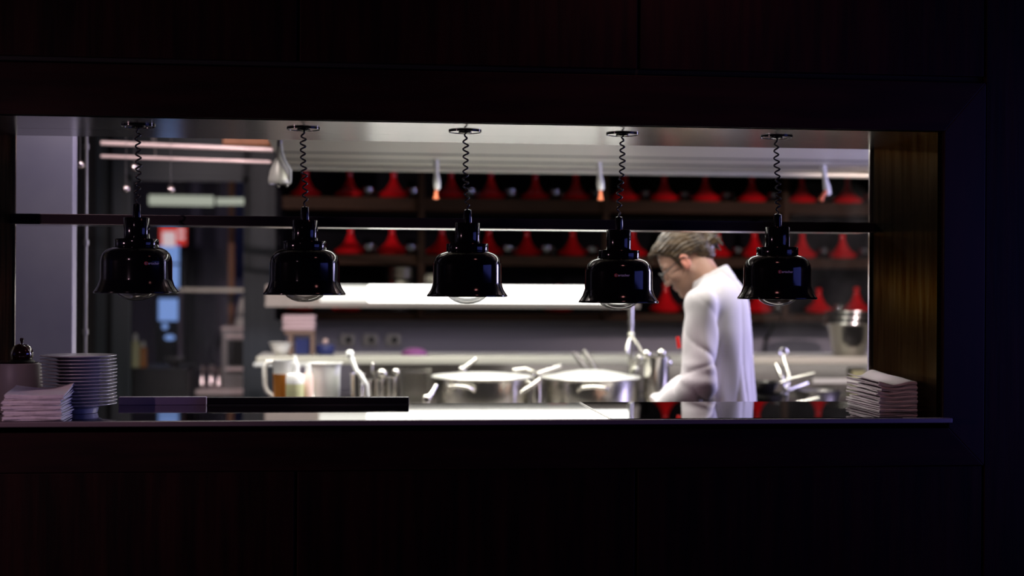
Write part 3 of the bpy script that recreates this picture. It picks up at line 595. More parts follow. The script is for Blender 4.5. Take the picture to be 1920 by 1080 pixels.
# ------------------------------------------------------------------ cooking range and vessels
IZ = .90
isl = thing('cooking_range', 'steel cooking range with pans and pots behind the pass', 'range', (0, 0, 0))
ix0_, ix1_ = at(470, 700, 6.0).x, 3.9
obj('top', MB().box(ix0_, ix1_, 5.66, 6.45, IZ-.04, IZ), 'steel_dark', isl, bevel=.004, smooth=False)
obj('body', MB().box(ix0_+.03, ix1_-.03, 5.70, 6.42, .10, IZ-.041), 'steel_dark', isl, smooth=False)
obj('plinth', MB().box(ix0_+.06, ix1_-.06, 5.76, 6.38, .001, .099), 'black', isl, smooth=False)
nd = 7
for k in range(nd):
    a = ix0_+.04+(ix1_-ix0_-.08)*k/nd; b = ix0_+.04+(ix1_-ix0_-.08)*(k+1)/nd
    d = obj('door', MB().box(a+.006, b-.006, 5.682, 5.699, .14, IZ-.10), 'hood', isl, bevel=.003, smooth=False); obj('handle', MB().tube([(a+.08, 5.665, .74), (b-.08, 5.665, .74)], .007, 8), 'steel', d)
for k in range(10):
    x = ix0_+.25+k*.38; kn = obj('knob', MB().lathe([(.001, 0), (.022, 0), (.018, .02), (.001, .022)], M4=Matrix.Rotation(math.radians(90), 4, 'X'), c=(x, 5.699, IZ-.065), n=20), 'black', isl)
def vessel(name, lab, cat, px, Y, rpx, ztop_py, m, taper=1.0, group=None, rim=.003, z0=None):
    z0 = IZ if z0 is None else z0
    c = at(px, ztop_py, Y); s_ = mpp(px, Y); r = rpx*s_; h = c.z-z0-.0006
    t = thing(name, lab, cat, (c.x, Y, z0+.0006), group); rb_ = r*taper
    obj('body', MB().lathe([(.0005, 0), (rb_-.006, 0), (rb_, .006), (r-rim*.4, h-.006), (r+rim, h-.003), (r+rim, h), (r-rim*.6, h), (r-.0035, h-.008), (rb_-.005, .009), (.0005, .005)], n=48), m, t, ang=50)
    return t, r, h
def loop_handle(t, r, h, ang, w=.055, out=.045, rad=.0075, m='steel'):
    ca, sa = math.cos(ang), math.sin(ang); tx, ty = -sa, ca; pts = []
    for u, o_, dz in ((-1, 0, -.012), (-1, .55, -.002), (-.75, .95, .006), (0, 1.05, .010), (.75, .95, .006), (1, .55, -.002), (1, 0, -.012)):
        pts.append(((r+o_*out)*ca+u*w*tx, (r+o_*out)*sa+u*w*ty, h-.030+dz))
    obj('handle', MB().tube(pts, rad, 10), m, t)
def lid(t, r, h, rise=.022):
    l = obj('lid', MB().lathe([(r+.004, h+.0005), (r+.007, h+.004), (r+.004, h+.009), (r*.85, h+.012), (r*.6, h+.013+rise*.45), (r*.3, h+.013+rise*.85), (.0005, h+.013+rise), (.0005, h+.010+rise), (r*.6, h+.010+rise*.45), (r*.9, h+.007), (r-.004, h+.0005)], n=48), M['lidm'], t, ang=60)
    return l
M['lidm'] = mat('satin_steel_lid', (.78, .77, .72), .42, .6)
t, r, h = vessel('stock_pot', 'wide lidded steel stock pot, left one of the two big pots on the range', 'pot', 903, 6.02, 91, 708, 'steel', group='two wide stock pots')
lid(t, r, h, .010); loop_handle(t, r, h, math.radians(-118)); loop_handle(t, r, h, math.radians(62))
t, r, h = vessel('stock_pot', 'wide lidded steel stock pot, right one of the big pots beside the cook', 'pot', 1108, 6.02, 91, 709, 'steel', group='two wide stock pots')
lid(t, r, h, .024); loop_handle(t, r, h, math.radians(-97), w=.062); loop_handle(t, r, h, math.radians(83))
def stick(name, lab, cat, pts, Y, rad, m, group=None, end=None):
    P_ = [at(x, y, Y+dy) for x, y, dy in pts]; t = thing(name, lab, cat, P_[0], group)
    obj('shaft', MB().tube([p-P_[0] for p in P_], rad, 10), m, t)
    if end is not None:
        e = P_[end[0]]-P_[0]; obj(end[1], MB().ball(e, end[2], 16, 10), m, t)
    return t
# utensils
t, r, h = vessel('utensil_canister', 'slim steel canister with pale spatulas, right of the white tub', 'canister', 671, 5.86, 14, 700, 'steel', .95)
stick('spatula', 'long white spatula leaning out of the slim canister', 'spatula', [(656, 664, .02), (668, 695, 0), (680, 722, -.01)], 5.85, [.012, .009, .008], 'white', end=(0, 'blade', .017))
stick('spatula', 'short pale spatula lower beside the long white one', 'spatula', [(672, 696, -.06), (679, 708, -.07), (687, 722, -.075), (690, 775, -.03)], 5.85, [.008, .009, .010, .008], 'white')
for k, (px, lab) in enumerate(((688, 'small steel insert canister right behind the spatulas'), (711, 'small steel insert canister in the middle of the trio'), (734, 'small steel insert canister next to the standing steel tray'))):
    vessel('steel_canister', lab, 'canister', px, 5.95, 11.5, 712-k*3, 'steel', .96, 'steel insert canisters')
stick('ladle', 'ladle with hooked end standing in the middle canister', 'ladle', [(698, 683, 0), (697, 694, 0), (701, 704, 0), (709, 715, 0), (711, 725, 0)], 5.95, [.006, .007, .007, .006, .006], 'steel', end=(0, 'hook_end', .009))
stick('ladle', 'ladle with bright bowl at the top between the canisters', 'ladle', [(716, 700, 0), (712, 712, 0), (711, 726, 0)], 5.94, [.007, .006, .006], 'steel', end=(0, 'ladle_bowl', .022))
stick('ladle', 'ladle with round end leaning right in the last canister', 'ladle', [(742, 698, 0), (736, 708, 0), (733, 722, 0)], 5.95, [.007, .007, .006], 'steel', end=(0, 'ladle_bowl', .018))
# gastronorm pan standing on its side
a = at(749, 690, 6.22); b = at(808, 757, 6.22); wv_ = b.x-a.x; hh = a.z-IZ
t = thing('steel_tray', 'deep steel tray standing on its side between canisters and pots', 'tray', (a.x, 6.22, IZ+.0006))
obj('rim', MB().box(0, wv_, -.006, 0, hh-.018, hh).box(0, wv_, -.006, 0, 0, .05).box(0, .02, -.006, 0, .05, hh-.018).box(wv_-.02, wv_, -.006, 0, .05, hh-.018), 'steel', t, smooth=False)
obj('pan', MB().box(.018, wv_-.018, .0005, .10, hh-.024, hh-.02).box(.018, wv_-.018, .0005, .10, .046, .05).box(.018, .022, .0005, .10, .05, hh-.024).box(wv_-.022, wv_-.018, .0005, .10, .05, hh-.024).box(.018, wv_-.018, .10, .104, .046, hh-.02), 'steel', t, smooth=False)
stick('ladle', 'ladle leaning across the left stock pot toward the tray', 'ladle', [(797, 792, -.335), (800, 748, -.33), (809, 738, -.30), (818, 722, -.28)], 6.02, [.010, .014, .011, .007], 'steel', end=(1, 'ladle_bowl', .020))
stick('ladle', 'ladle handle rising behind the lid of the left stock pot', 'ladle', [(893, 672, .26), (880, 683, .255), (866, 693, .25), (856, 760, .24)], 6.02, [.009, .012, .016, .006], 'steel', end=(2, 'ladle_bowl', .020))
stick('tongs', 'left grey tongs handle standing behind the right stock pot', 'tongs', [(1077, 662, .30), (1088, 678, .29), (1104, 700, .27), (1112, 716, .27)], 6.02, [.010, .011, .009, .009], 'steel_dark')
stick('tongs', 'right pale tongs handle standing behind the right stock pot', 'tongs', [(1094, 656, .30), (1106, 675, .29), (1118, 698, .27), (1124, 716, .27)], 6.02, [.010, .011, .010, .009], 'steel')
stick('ladle', 'pale ladle lying over the gap between the two stock pots', 'ladle', [(962, 695, .10), (985, 691, .10), (1008, 700, .06), (1050, 686, .12)], 5.99, [.010, .008, .008, .010], 'steel')
t, r, h = vessel('steel_jug', 'tall narrow steel jug standing between the two stock pots', 'jug', 1007, 5.82, 9, 703, 'steel', .95); loop_handle(t, r, h, math.radians(200), .02, .035, .005)
stick('tongs', 'bright tongs leaning from the steel jug across the left pot', 'tongs', [(1012, 712, -.02), (1000, 722, -.03), (982, 733, -.04), (975, 738, -.04)], 5.80, [.010, .010, .009, .006], 'steel')
# pot filler tap
Yt = 6.30; p = at(1183, 640, Yt)
tp = thing('pot_filler_tap', 'tall steel pot filler tap with two levers left of the cook', 'tap', (p.x, Yt, IZ+.0006)); Z = lambda y: at(1183, y, Yt).z-IZ
sm = mpp(1183, Yt)
obj('riser', MB().tube([(0, 0, 0), (0, 0, Z(640)), (0, 0, Z(560)), (0, 0, Z(500)), (-.03, 0, Z(478)), (-.09, -.02, Z(470)), (-.14, -.04, Z(480)), (-.15, -.04, Z(505))], .0115, 14), 'steel', tp)
obj('joint', MB().ball((0, -.004, Z(628)), 6*sm, 20, 12), 'hood', tp)
obj('lever', MB().tube([(-2*sm, -.012, Z(632)), (-8*sm, -.03, Z(645)), (-10*sm, -.035, Z(662))], [.006, .009, .010], 10), 'steel', tp)
obj('lever', MB().tube([(2*sm, -.012, Z(634)), (13*sm, -.03, Z(650)), (18*sm, -.035, Z(661))], [.008, .009, .012], 10), 'steel', tp)
obj('valve', MB().ball((14*sm, -.03, Z(671)), (.012, .012, .016), 16, 10).tube([(0, 0, Z(690)), (12*sm, -.02, Z(675))], .012, 10), 'steel', tp)
obj('lower_valve', MB().ball((5*sm, -.04, Z(690)), (.016, .014, .011), 16, 10).tube([(0, 0, Z(700)), (5*sm, -.04, Z(692))], .010, 10), 'hood', tp)
# big utensil pail next to the cook
t, r, h = vessel('utensil_pail', 'tall shiny steel pail full of utensils just left of the cook', 'pail', 1231, 5.95, 25, 668, 'steel', .9)
obj('band', MB().lathe([(r*.92, .02), (r*.99, .02), (r*.99, .035), (r*.92, .035)], n=40, closed=True), 'hood', t)
for k, (x0, y0, x1, y1, lab) in enumerate(((1212, 664, 1222, 690, 'steel ladle, leftmost in the tall utensil pail'), (1240, 662, 1236, 690, 'steel ladle, middle one in the tall utensil pail'), (1252, 680, 1244, 700, 'steel ladle, lowest and rightmost in the tall utensil pail'))):
    stick('ladle', lab, 'ladle', [(x0, y0, -.02), (x1, y1, 0)], 5.95, [.008, .006], 'steel', 'ladles in the utensil pail', end=(0, 'ladle_bowl', .020))
# jug of amber stock
Yj = 5.88; sj = mpp(530, Yj); c = at(532, 676, Yj); h = c.z-IZ
t = thing('measuring_jug', 'milky plastic jug half full of amber stock with a white handle', 'jug', (c.x, Yj, IZ+.0006)); rj = 20*sj
zl = at(532, 701, Yj).z-IZ
obj('body', MB().lathe([(.0005, 0), (rj*.82, 0), (rj*.86, .004), (rj*.985, zl), (rj*1.02, h-.006), (rj*1.08, h), (rj*1.0, h), (rj*.96, zl+.002), (.0005, zl+.002)], n=40), 'clearplastic', t, ang=60)
obj('stock', MB().lathe([(rj*.865, .006), (rj*.99, zl-.001), (rj*1.0, zl), (.0005, zl+.001), (.0005, .006)], n=40), 'broth', t).scale = (1.012, 1.012, 1)
obj('handle', MB().tube([(-rj*.98, 0, h-.008), (-rj*1.5, 0, h-.006), (-rj*1.78, 0, h-.03), (-rj*1.74, 0, h-.10), (-rj*1.60, 0, h-.125), (-rj*.95, 0, h-.15)], .0105, 10), 'offwhite', t)
# squeeze bottle, pink tube, white tub
Yq = 5.78; c = at(556, 681, Yq); h = c.z-IZ; s_ = mpp(556, Yq); r = 17*s_; zl = at(556, 720, Yq).z-IZ; zs = at(556, 703, Yq).z-IZ
t = thing('squeeze_bottle', 'squeeze bottle of pale yellow sauce with a white top', 'bottle', (c.x-.006, Yq, IZ+.0006))
obj('sauce', MB().lathe([(.0005, 0), (r-.002, 0), (r, .003), (r, zl), (.0005, zl)], n=36), 'yellow', t)
obj('bottle_top', MB().lathe([(r, zl+.0005), (r, zs-.004), (r*.9, zs+.003), (r*.52, zs+.006), (r*.5, h-.012), (r*.46, h), (.0005, h)], n=36), 'white', t, ang=50)
obj('nozzle', MB().lathe([(r*.3, h+.0005), (r*.12, h+.03), (.0005, h+.031)], n=20), 'white', t)
c = at(578, 684, 5.82); t = thing('plastic_tube', 'pale pink plastic tube between the sauce bottle and the white tub', 'tube', (c.x, 5.82, IZ+.0006))
obj('body', MB().lathe([(.0005, 0), (.019, 0), (.0205, .004), (.0205, c.z-IZ-.05), (.012, c.z-IZ-.03), (.0005, c.z-IZ-.03)], n=28), 'pinkp', t); obj('cap', MB().lathe([(.0125, c.z-IZ-.0295), (.011, c.z-IZ), (.0005, c.z-IZ+.001)], n=20), 'white', t)
t, r, h = vessel('white_tub', 'tall white plastic tub on the range, right of the sauce bottle', 'tub', 610, 5.92, 29.5, 680, 'white', .88, rim=.006)
obj('spout_clip', MB().tube([(-r*.9, -.03, h*.55), (-r*.75, -.055, h*.35), (-r*.55, -.075, h*.30)], [.008, .012, .008], 10), 'white', t)
# right of the cook: frying pans, ladle, bowl, container
def fry(lab, px, py, Y, rpx, hang, L, m, tilt=0):
    c = at(px, py, Y); s_ = mpp(px, Y); r = rpx*s_
    t = thing('frying_pan', lab, 'pan', (c.x, Y, c.z-.05), 'frying pans beside the cook')
    obj('pan_body', MB().lathe([(.0005, 0), (r*.75, 0), (r, .045), (r+.003, .048), (r-.003, .048), (r*.73, .004), (.0005, .004)], n=40), m, t)
    obj('handle', MB().tube([(r*math.cos(hang), r*math.sin(hang), .042), ((r+L*.4)*math.cos(hang), (r+L*.4)*math.sin(hang), .062), ((r+L)*math.cos(hang), (r+L)*math.sin(hang), .085)], [.006, .009, .010], 10), 'steel', t); t.rotation_euler = (tilt, 0, 0); return t
for k, (lab, px, py, Y, rp_, hg) in enumerate((('lowest dark frying pan stacked right behind the cook', 1425, 752, 6.0, 44, -.35), ('middle dark frying pan of the stack behind the cook', 1430, 735, 6.0, 42, .4), ('upper dark frying pan of the stack behind the cook', 1422, 716, 6.0, 38, -.3))):
    t = fry(lab, px, py, Y, rp_, hg, .15, mat('dark_pan_%s' % 'abc'[k], (.03, .028, .026), .3, .7))
    t.location.z = IZ+.0006+k*.052
c = at(1425, 735, 6.0)
stick('ladle', 'thin ladle with ring end rising above the ledge right of the cook', 'ladle', [(1469, 664, .1), (1472, 680, .08), (1480, 702, .04), (1476, 730, 0), (1474, 756, 0)], 6.0, [.004, .007, .006, .006, .006], 'steel', end=(3, 'drip_end', .014))
P0 = at(1469, 660, 6.1); tag(obj('ring_hanger', MB().tube([P0+Vector((.017*math.cos(a), 0, .017*math.sin(a))) for a in [2*math.pi*j/16 for j in range(17)]], .004, 8), 'steel'), 'small steel ring above the thin ladle', 'ring')
stick('ladle', 'short bright ladle leaning left of the ring ended ladle', 'ladle', [(1455, 683, .06), (1461, 694, .04), (1468, 712, 0), (1474, 740, 0)], 6.0, [.009, .012, .008, .008], 'steel')
bowl('mixing_bowl', 'wide dull steel bowl on the range left of the right napkins', at(1533, 745, 6.1).x, 6.1, IZ+.0006, .10, .105, 'steel_dark')
c0, c1 = at(1535, 712, 6.9), at(1582, 713, 6.9)
tag(obj('label_strip', MB().box(0, c1.x-c0.x+.14, -.01, .012, -.024, 0), 'white', loc=(c0.x, 6.99, c0.z), bevel=.002), 'short white strip on the front under the ledge at the right', 'strip')
c0 = at(1608, 680, 6.8); hh = c0.z-.90
c = at(1608, 690, 7.1); hh = lz-.039-.9-.02; t = thing('food_container', 'pale yellow green food container under the ledge at the right', 'container', (c.x, 7.12, .9006))
obj('tub', MB().lathe([(.0005, 0), (.045, 0), (.05, hh-.02), (.052, hh-.015), (.0005, hh-.015)], n=4, M4=Matrix.Rotation(math.radians(45), 4, 'Z')), 'yellow', t, ang=20); obj('lid', MB().lathe([(.0005, hh-.0145), (.054, hh-.0145), (.054, hh-.003), (.0005, hh-.001)], n=4, M4=Matrix.Rotation(math.radians(45), 4, 'Z')), 'white', t, ang=20)

# ------------------------------------------------------------------ room behind the glazed partition
Yr = 9.6
def W(px, py, Y=Yr): return at(px, py, Y)
fr = thing('drinks_cooler', 'tall lit drinks cooler with red sign glowing behind the door glass', 'cooler', (0, Yr, 0))
a, b = W(298, 425), W(348, 425)
obj('body', MB().box(a.x-.03, b.x, .05, .6, .02, W(320, 415).z), 'black', fr, bevel=.01, smooth=False)
obj('sign', MB().box(a.x, b.x, .030, .049, W(320, 459).z, W(320, 422).z), 'redsign', fr, smooth=False)
obj('sign_white_band', MB().box(a.x+.02, W(330, 0).x, .018, .029, W(320, 462).z, W(320, 434).z).box(W(334, 0).x, b.x-.01, .022, .029, W(340, 436).z, W(340, 430).z).box(W(334, 0).x, b.x-.01, .022, .029, W(340, 448).z, W(340, 442).z), 'whitesign', fr, smooth=False)
obj('lit_panel', MB().box(W(300, 0).x, W(337, 0).x, .030, .049, W(320, 540).z, W(320, 460).z), 'screen', fr, smooth=False)
obj('lit_panel', MB().box(W(299, 0).x, W(335, 0).x, .030, .049, W(320, 602).z, W(320, 560).z), 'screen', fr, smooth=False)
obj('mullion', MB().box(W(300, 0).x, W(337, 0).x, .018, .029, W(320, 497).z, W(320, 493).z), 'black', fr, smooth=False)
obj('indicator', MB().ball((W(312, 0).x, .02, W(312, 612).z), .02, 12, 8).ball((W(321, 0).x, .02, W(321, 633).z), (.035, .02, .018), 12, 8), 'screen', fr)
for nm, lab, x0, x1, m in (('curtain_strip', 'mauve vertical strip left of centre behind the door glass', 357, 378, 'mauve'), ('curtain_strip', 'navy vertical strip near the right side behind the door glass', 438, 458, 'blue'), ('curtain_strip', 'pale mauve vertical strip between the mauve and navy ones', 405, 432, 'mauve')):
    A, B = W(x0, 500, 10.4), W(x1, 500, 10.4); tag(obj(nm, MB().box(A.x, B.x, 10.4, 10.44, .002, 2.3), m, bevel=.01), lab, 'curtain', 'vertical strips in the far room')
A, B = W(335, 540, 9.0), W(480, 541, 9.0); t = thing('far_shelf', 'thin pale shelf edge crossing behind the door glass', 'shelf', (0, 0, 0)); obj('board', MB().box(A.x, B.x, 9.0, 9.16, A.z-.022, A.z), 'hood', t, smooth=False)
obj('bracket', MB().box(B.x-.02, B.x, 9.0, 9.15, .001, A.z-.0225).box(A.x, A.x+.02, 9.0, 9.15, .001, A.z-.0225), 'mauve', t, smooth=False)
A, B = W(280, 375, 9.0), W(470, 376, 9.0); t = thing('tube_lamp', 'pale glowing tube lamp seen through the top of the door glass', 'lamp', (0, 9.0, 0))
obj('tube', MB().tube([(A.x, 0, A.z), (W(400, 376, 9).x, 0, A.z-.002)], .032, 14).tube([(W(406, 376, 9).x, 0, A.z-.004), (B.x-.02, 0, B.z-.006)], .022, 14), 'tube', t); obj('hanger', MB().tube([(A.x+.2, 0, A.z+.03), (A.x+.2, 0, 2.74)], .006, 8).tube([(B.x-.2, 0, A.z+.02), (B.x-.2, 0, 2.74)], .006, 8), 'steel_dark', t)
A = W(435, 365, 9.3); tag(obj('orange_post', MB().box(-.02, .02, -.02, .02, -A.z+.002, .3), 'orangew', loc=A, bevel=.003), 'orange brown vertical post high behind the door glass', 'post')
# counter with machine
cz = W(400, 728, 8.6).z
t = thing('far_worktop', 'low steel worktop behind the door glass carrying the oven', 'worktop', (0, 0, 0)); A, B = W(368, 728, 8.5), W(480, 728, 8.5)
obj('top', MB().box(A.x, B.x, 8.45, 8.95, cz-.03, cz), M['rail_paint'], t, bevel=.004, smooth=False); obj('base', MB().box(A.x+.03, B.x-.03, 8.5, 8.92, .001, cz-.031), 'steel_dark', t, smooth=False)
A, B = W(415, 612, 8.5), W(478, 728, 8.5)
t = thing('compact_oven', 'steel oven with black window behind the lower right door glass', 'oven', (A.x, 8.5, cz+.0006)); ww = B.x-A.x; hh = A.z-cz; py = lambda y: W(430, y, 8.5).z-cz
obj('body', MB().box(0, ww, .006, .4, 0, hh), M['steel_dark'], t, bevel=.005, smooth=False)
obj('oven_window', MB().box(.035, ww-.02, -.003, .005, py(686), py(638)), 'black', t, smooth=False)
obj('top_band', MB().box(.025, ww, -.006, .005, py(634), py(628)).box(0, ww, -.006, .005, hh-.02, hh-.004), M['rail_paint'], t, smooth=False)
obj('handle', MB().tube([(.03, -.03, py(692)), (ww-.02, -.03, py(692))], .010, 10).tube([(.03, -.03, py(692)), (.03, .004, py(692))], .006, 8), M['rail_paint'], t)
t = thing('paper_cone', 'white tapering paper stack on top of the oven', 'paper', (W(456, 600, 8.7).x, 8.7, cz+hh+.0012)); obj('cone', MB().lathe([(.0005, 0), (.05, 0), (.035, .10), (.018, .17), (.0005, .172)], n=24), 'offwhite', t)
for px, lab, hgt in ((379, 'short shiny coffee tin leftmost on the far worktop', 684), (396, 'tall shiny steel coffee grinder part on the far worktop', 682), (410, 'small shiny tin next to the oven on the far worktop', 688)):
    c = W(px, hgt, 8.55); s_ = mpp(px, 8.55); t = thing('steel_tin', lab, 'tin', (c.x, 8.55, cz+.0006), 'shiny tins on the far worktop'); h = c.z-cz; r = 6.5*s_
    obj('body', MB().lathe([(.0005, 0), (r, 0), (r, h*.3), (r*.6, h*.4), (r*.6, h*.7), (r*1.1, h*.78), (r*1.05, h*.95), (.0005, h)], n=28), M['chr'], t)
for px, py_, lab in ((392, 643, 'upper small shiny ball hook on the far wall'), (397, 646, 'lower small shiny ball hook on the far wall')):
    pass
# table with bottles at the left of the far room
tzz = W(260, 693, 8.4).z; A, B = W(200, 693, 8.3), W(352, 693, 8.3)
t = thing('far_table', 'dark cabinet behind the lower left of the door glass', 'cabinet', (0, 0, 0)); obj('body', MB().box(A.x, B.x, 8.3, 8.8, .001, tzz), 'black', t, bevel=.004, smooth=False); obj('top', MB().box(A.x, B.x, 8.29, 8.81, tzz+.0003, tzz+.012), 'black', t, smooth=False)
for px, hp_, r_p, m, capm, lab in ((253, 625, 9, 'yellow', 'white', 'pale yellow bottle with white cap on the far cabinet'), (268, 640, 7, 'broth', 'white', 'amber bottle beside the yellow one on the far cabinet')):
    c = W(px, hp_, 8.4); s_ = mpp(px, 8.4); h = c.z-tzz-.013; r = r_p*s_; t = thing('sauce_bottle', lab, 'bottle', (c.x, 8.42, tzz+.013), 'bottles on the far cabinet')
    obj('body', MB().lathe([(.0005, 0), (r, 0), (r, h*.68), (r*.5, h*.78), (.0005, h*.78)], n=28), m, t); obj('cap', MB().lathe([(r*.52, h*.785), (r*.5, h*.9), (r*.2, h), (.0005, h)], n=20), capm, t)
bowl('mixing_bowl', 'dull steel bowl on the dark cabinet in the far room', W(328, 700, 8.5).x, 8.5, tzz+.013, .055, .05, 'steel_dark')

# ------------------------------------------------------------------ the cook: distance-field modelling, meshed with surface nets
def ell(p, c, r, R=None):
    q = p-np.array(c)
    if R is not None: q = q @ np.array(R)
    k = np.linalg.norm(q/np.array(r), axis=-1); return (k-1)*min(r)*.5+(k-1)*np.mean(r)*.5
def cap(p, a, b, ra, rb=None):
    rb = ra if rb is None else rb; a = np.array(a, float); b = np.array(b, float); ab = b-a
    t = np.clip(((p-a)@ab)/(ab@ab), 0, 1); return np.linalg.norm(p-(a+t[..., None]*ab), axis=-1)-(ra+(rb-ra)*t)
def smin(a, b, k):
    h = np.clip(.5+.5*(b-a)/k, 0, 1); return b*(1-h)+a*h-k*h*(1-h)
def smax(a, b, k): return -smin(-a, -b, k)
def nets(f, lo, hi, h, B=12):
    lo = np.array(lo, float); n = np.ceil((np.array(hi)-lo)/h).astype(int)+1; n = (np.ceil((n-1)/B)*B+1).astype(int)
    vals = np.full(n, 1.0, np.float32)
    nb = (n-1)//B
    cx = [lo[i]+(np.arange(nb[i])+.5)*B*h for i in range(3)]
    G = np.stack(np.meshgrid(*cx, indexing='ij'), -1); d = f(G.reshape(-1, 3)).reshape(nb)
    act = np.argwhere(np.abs(d) < B*h*1.35); neg = np.argwhere(d <= -B*h*1.35)
    for i, j, k in neg: vals[i*B:i*B+B+1, j*B:j*B+B+1, k*B:k*B+B+1] = -1
    loc = np.stack(np.meshgrid(*[np.arange(B+1)]*3, indexing='ij'), -1).reshape(-1, 3)
    for s0 in range(0, len(act), 200):
        A = act[s0:s0+200]; idx = (A[:, None, :]*B+loc[None]); v = f((lo+idx*h).reshape(-1, 3)).reshape(len(A), -1)
        for a_, id_, vv in zip(A, idx, v): vals[id_[:, 0], id_[:, 1], id_[:, 2]] = vv
    s = vals < 0; c = s[:-1, :-1, :-1].astype(np.int8)*0
    for dx in (0, 1):
        for dy in (0, 1):
            for dz in (0, 1): c = c+s[dx:n[0]-1+dx, dy:n[1]-1+dy, dz:n[2]-1+dz]
    cells = np.argwhere((c > 0) & (c < 8)); vid = -np.ones(c.shape, np.int64); vid[tuple(cells.T)] = np.arange(len(cells))
    acc = np.zeros((len(cells), 3)); cnt_ = np.zeros(len(cells)); cor = [(x, y, z) for x in (0, 1) for y in (0, 1) for z in (0, 1)]
    for a in cor:
        for b in cor:
            if sum(b)-sum(a) == 1 and all(q >= p_ for p_, q in zip(a, b)):
                va = vals[tuple((cells+a).T)]; vb = vals[tuple((cells+b).T)]; m = (va < 0) != (vb < 0); t = np.where(m, va/np.where(m, va-vb, 1), 0)
                pt = np.array(a)+t[:, None]*(np.array(b)-np.array(a)); acc += pt*m[:, None]; cnt_ += m
    V = lo+(cells+acc/cnt_[:, None])*h; Fc = []
    for ax in range(3):
        o = [0, 0, 0]; o[ax] = 1; u, w_ = [q for q in range(3) if q != ax]
        s0 = s[tuple(slice(0, n[q]-o[q]) for q in range(3))]; s1 = s[tuple(slice(o[q], n[q]) for q in range(3))]
        e = np.argwhere(s0 != s1); e = e[(e[:, u] > 0) & (e[:, w_] > 0) & (e[:, u] < n[u]-1) & (e[:, w_] < n[w_]-1)]
        def g(du, dw): q = e.copy(); q[:, u] += du; q[:, w_] += dw; return vid[tuple(q.T)]
        q = np.stack([g(-1, -1), g(0, -1), g(0, 0), g(-1, 0)], 1); inside = s0[tuple(e.T)]; flip = inside if ax != 1 else ~inside
        q[~flip] = q[~flip][:, ::-1]; Fc.append(q)
    return V, np.concatenate(Fc)
def sdf_obj(name, f, lo, hi, h, m, parent, smooth=2, xf=None, attr=None):
    V, Fc = nets(f, lo, hi, h); me = bpy.data.meshes.new(name)
    raw = V
    if xf is not None: V = V@np.array(xf.to_3x3()).T+np.array(xf.translation)
    me.from_pydata(V.tolist(), [], Fc.tolist()); me.shade_smooth()
    if attr is not None:
        ca = me.color_attributes.new('tone', 'FLOAT_COLOR', 'POINT'); ca.data.foreach_set('color', attr(raw).astype(np.float32).ravel())
    me.materials.append(m if not isinstance(m, str) else M[m]); o = bpy.data.objects.new(name, me); o.parent = parent; C.objects.link(o)
    if smooth: md = o.modifiers.new('smooth', 'SMOOTH'); md.factor = .5; md.iterations = smooth
    return o

YC = 5.32; PSI = math.radians(28); pr = at(1345, 800, YC)
man = thing('person', 'cook in a white jacket and glasses with tied back light brown hair, head bowed leftwards', 'person', (pr.x, YC, 0))
man.rotation_euler.z = math.pi-PSI            # local +x points left and slightly away, local +y towards the pass
# head frame: pitched forward, turned a little further away
HC = np.array((.128, .0, 1.556)); HP = math.radians(33)
Rh = Matrix.Rotation(math.radians(9), 3, 'Z') @ Matrix.Rotation(HP, 3, 'Y')      # local head -> person
Rhn = np.array(Rh)
def H(v): return HC+Rhn@np.array(v, float)
def toH(p): return (p-HC)@Rhn
def head(q):
    d = ell(q, (-.012, 0, .048), (.098, .075, .082))
    d = smin(d, ell(q, (.040, 0, -.018), (.052, .058, .075)), .03)
    d = smin(d, ell(q, (.045, 0, -.070), (.040, .044, .038)), .025)
    for s_ in (-1, 1):
        d = smin(d, cap(q, (.0, s_*.056, -.045), (.060, s_*.018, -.098), .014, .013), .03)
        d = smin(d, cap(q, (.082, s_*.012, .020), (.070, s_*.046, .018), .010), .012)
        d = smin(d, ell(q, (.058, s_*.043, -.028), (.025, .018, .018)), .02)
        d = smax(d, -ell(q, (.098, s_*.031, .002), (.016, .017, .012)), .010)
        d = smin(d, ell(q, (.080, s_*.031, .001), (.0125, .0125, .0115)), .003)
    d = smin(d, ell(q, (.072, 0, -.103), (.018, .020, .016)), .015)
    d = smin(d, cap(q, (.086, 0, .010), (.107, 0, -.034), .006, .010), .010)
    for s_ in (-1, 1): d = smin(d, ell(q, (.098, s_*.012, -.037), (.012, .009, .008)), .006)
    d = smin(d, ell(q, (.086, 0, -.062), (.012, .024, .0065)), .005); d = smin(d, ell(q, (.084, 0, -.074), (.012, .020, .0065)), .005)
    d = smax(d, -ell(q, (.099, 0, -.068), (.012, .026, .0018)), .003)
    for s_ in (-1, 1):
        e = ell(q, (-.006, s_*.079, -.004), (.019, .009, .031)); e = smax(e, -ell(q, (-.004, s_*.089, .0), (.011, .008, .020)), .004)
        e = smin(e, ell(q, (.002, s_*.077, -.028), (.009, .007, .010)), .005); d = smin(d, e, .006)
    return d
SH = {1: (.02, .185, 1.395), -1: (.055, -.170, 1.385)}
EL = {1: (.012, .225, 1.105), -1: (.10, -.23, 1.11)}
WRI = {1: (.215, .165, .955), -1: (.30, -.12, .965)}
FL_ = [.072, .080, .074, .060]
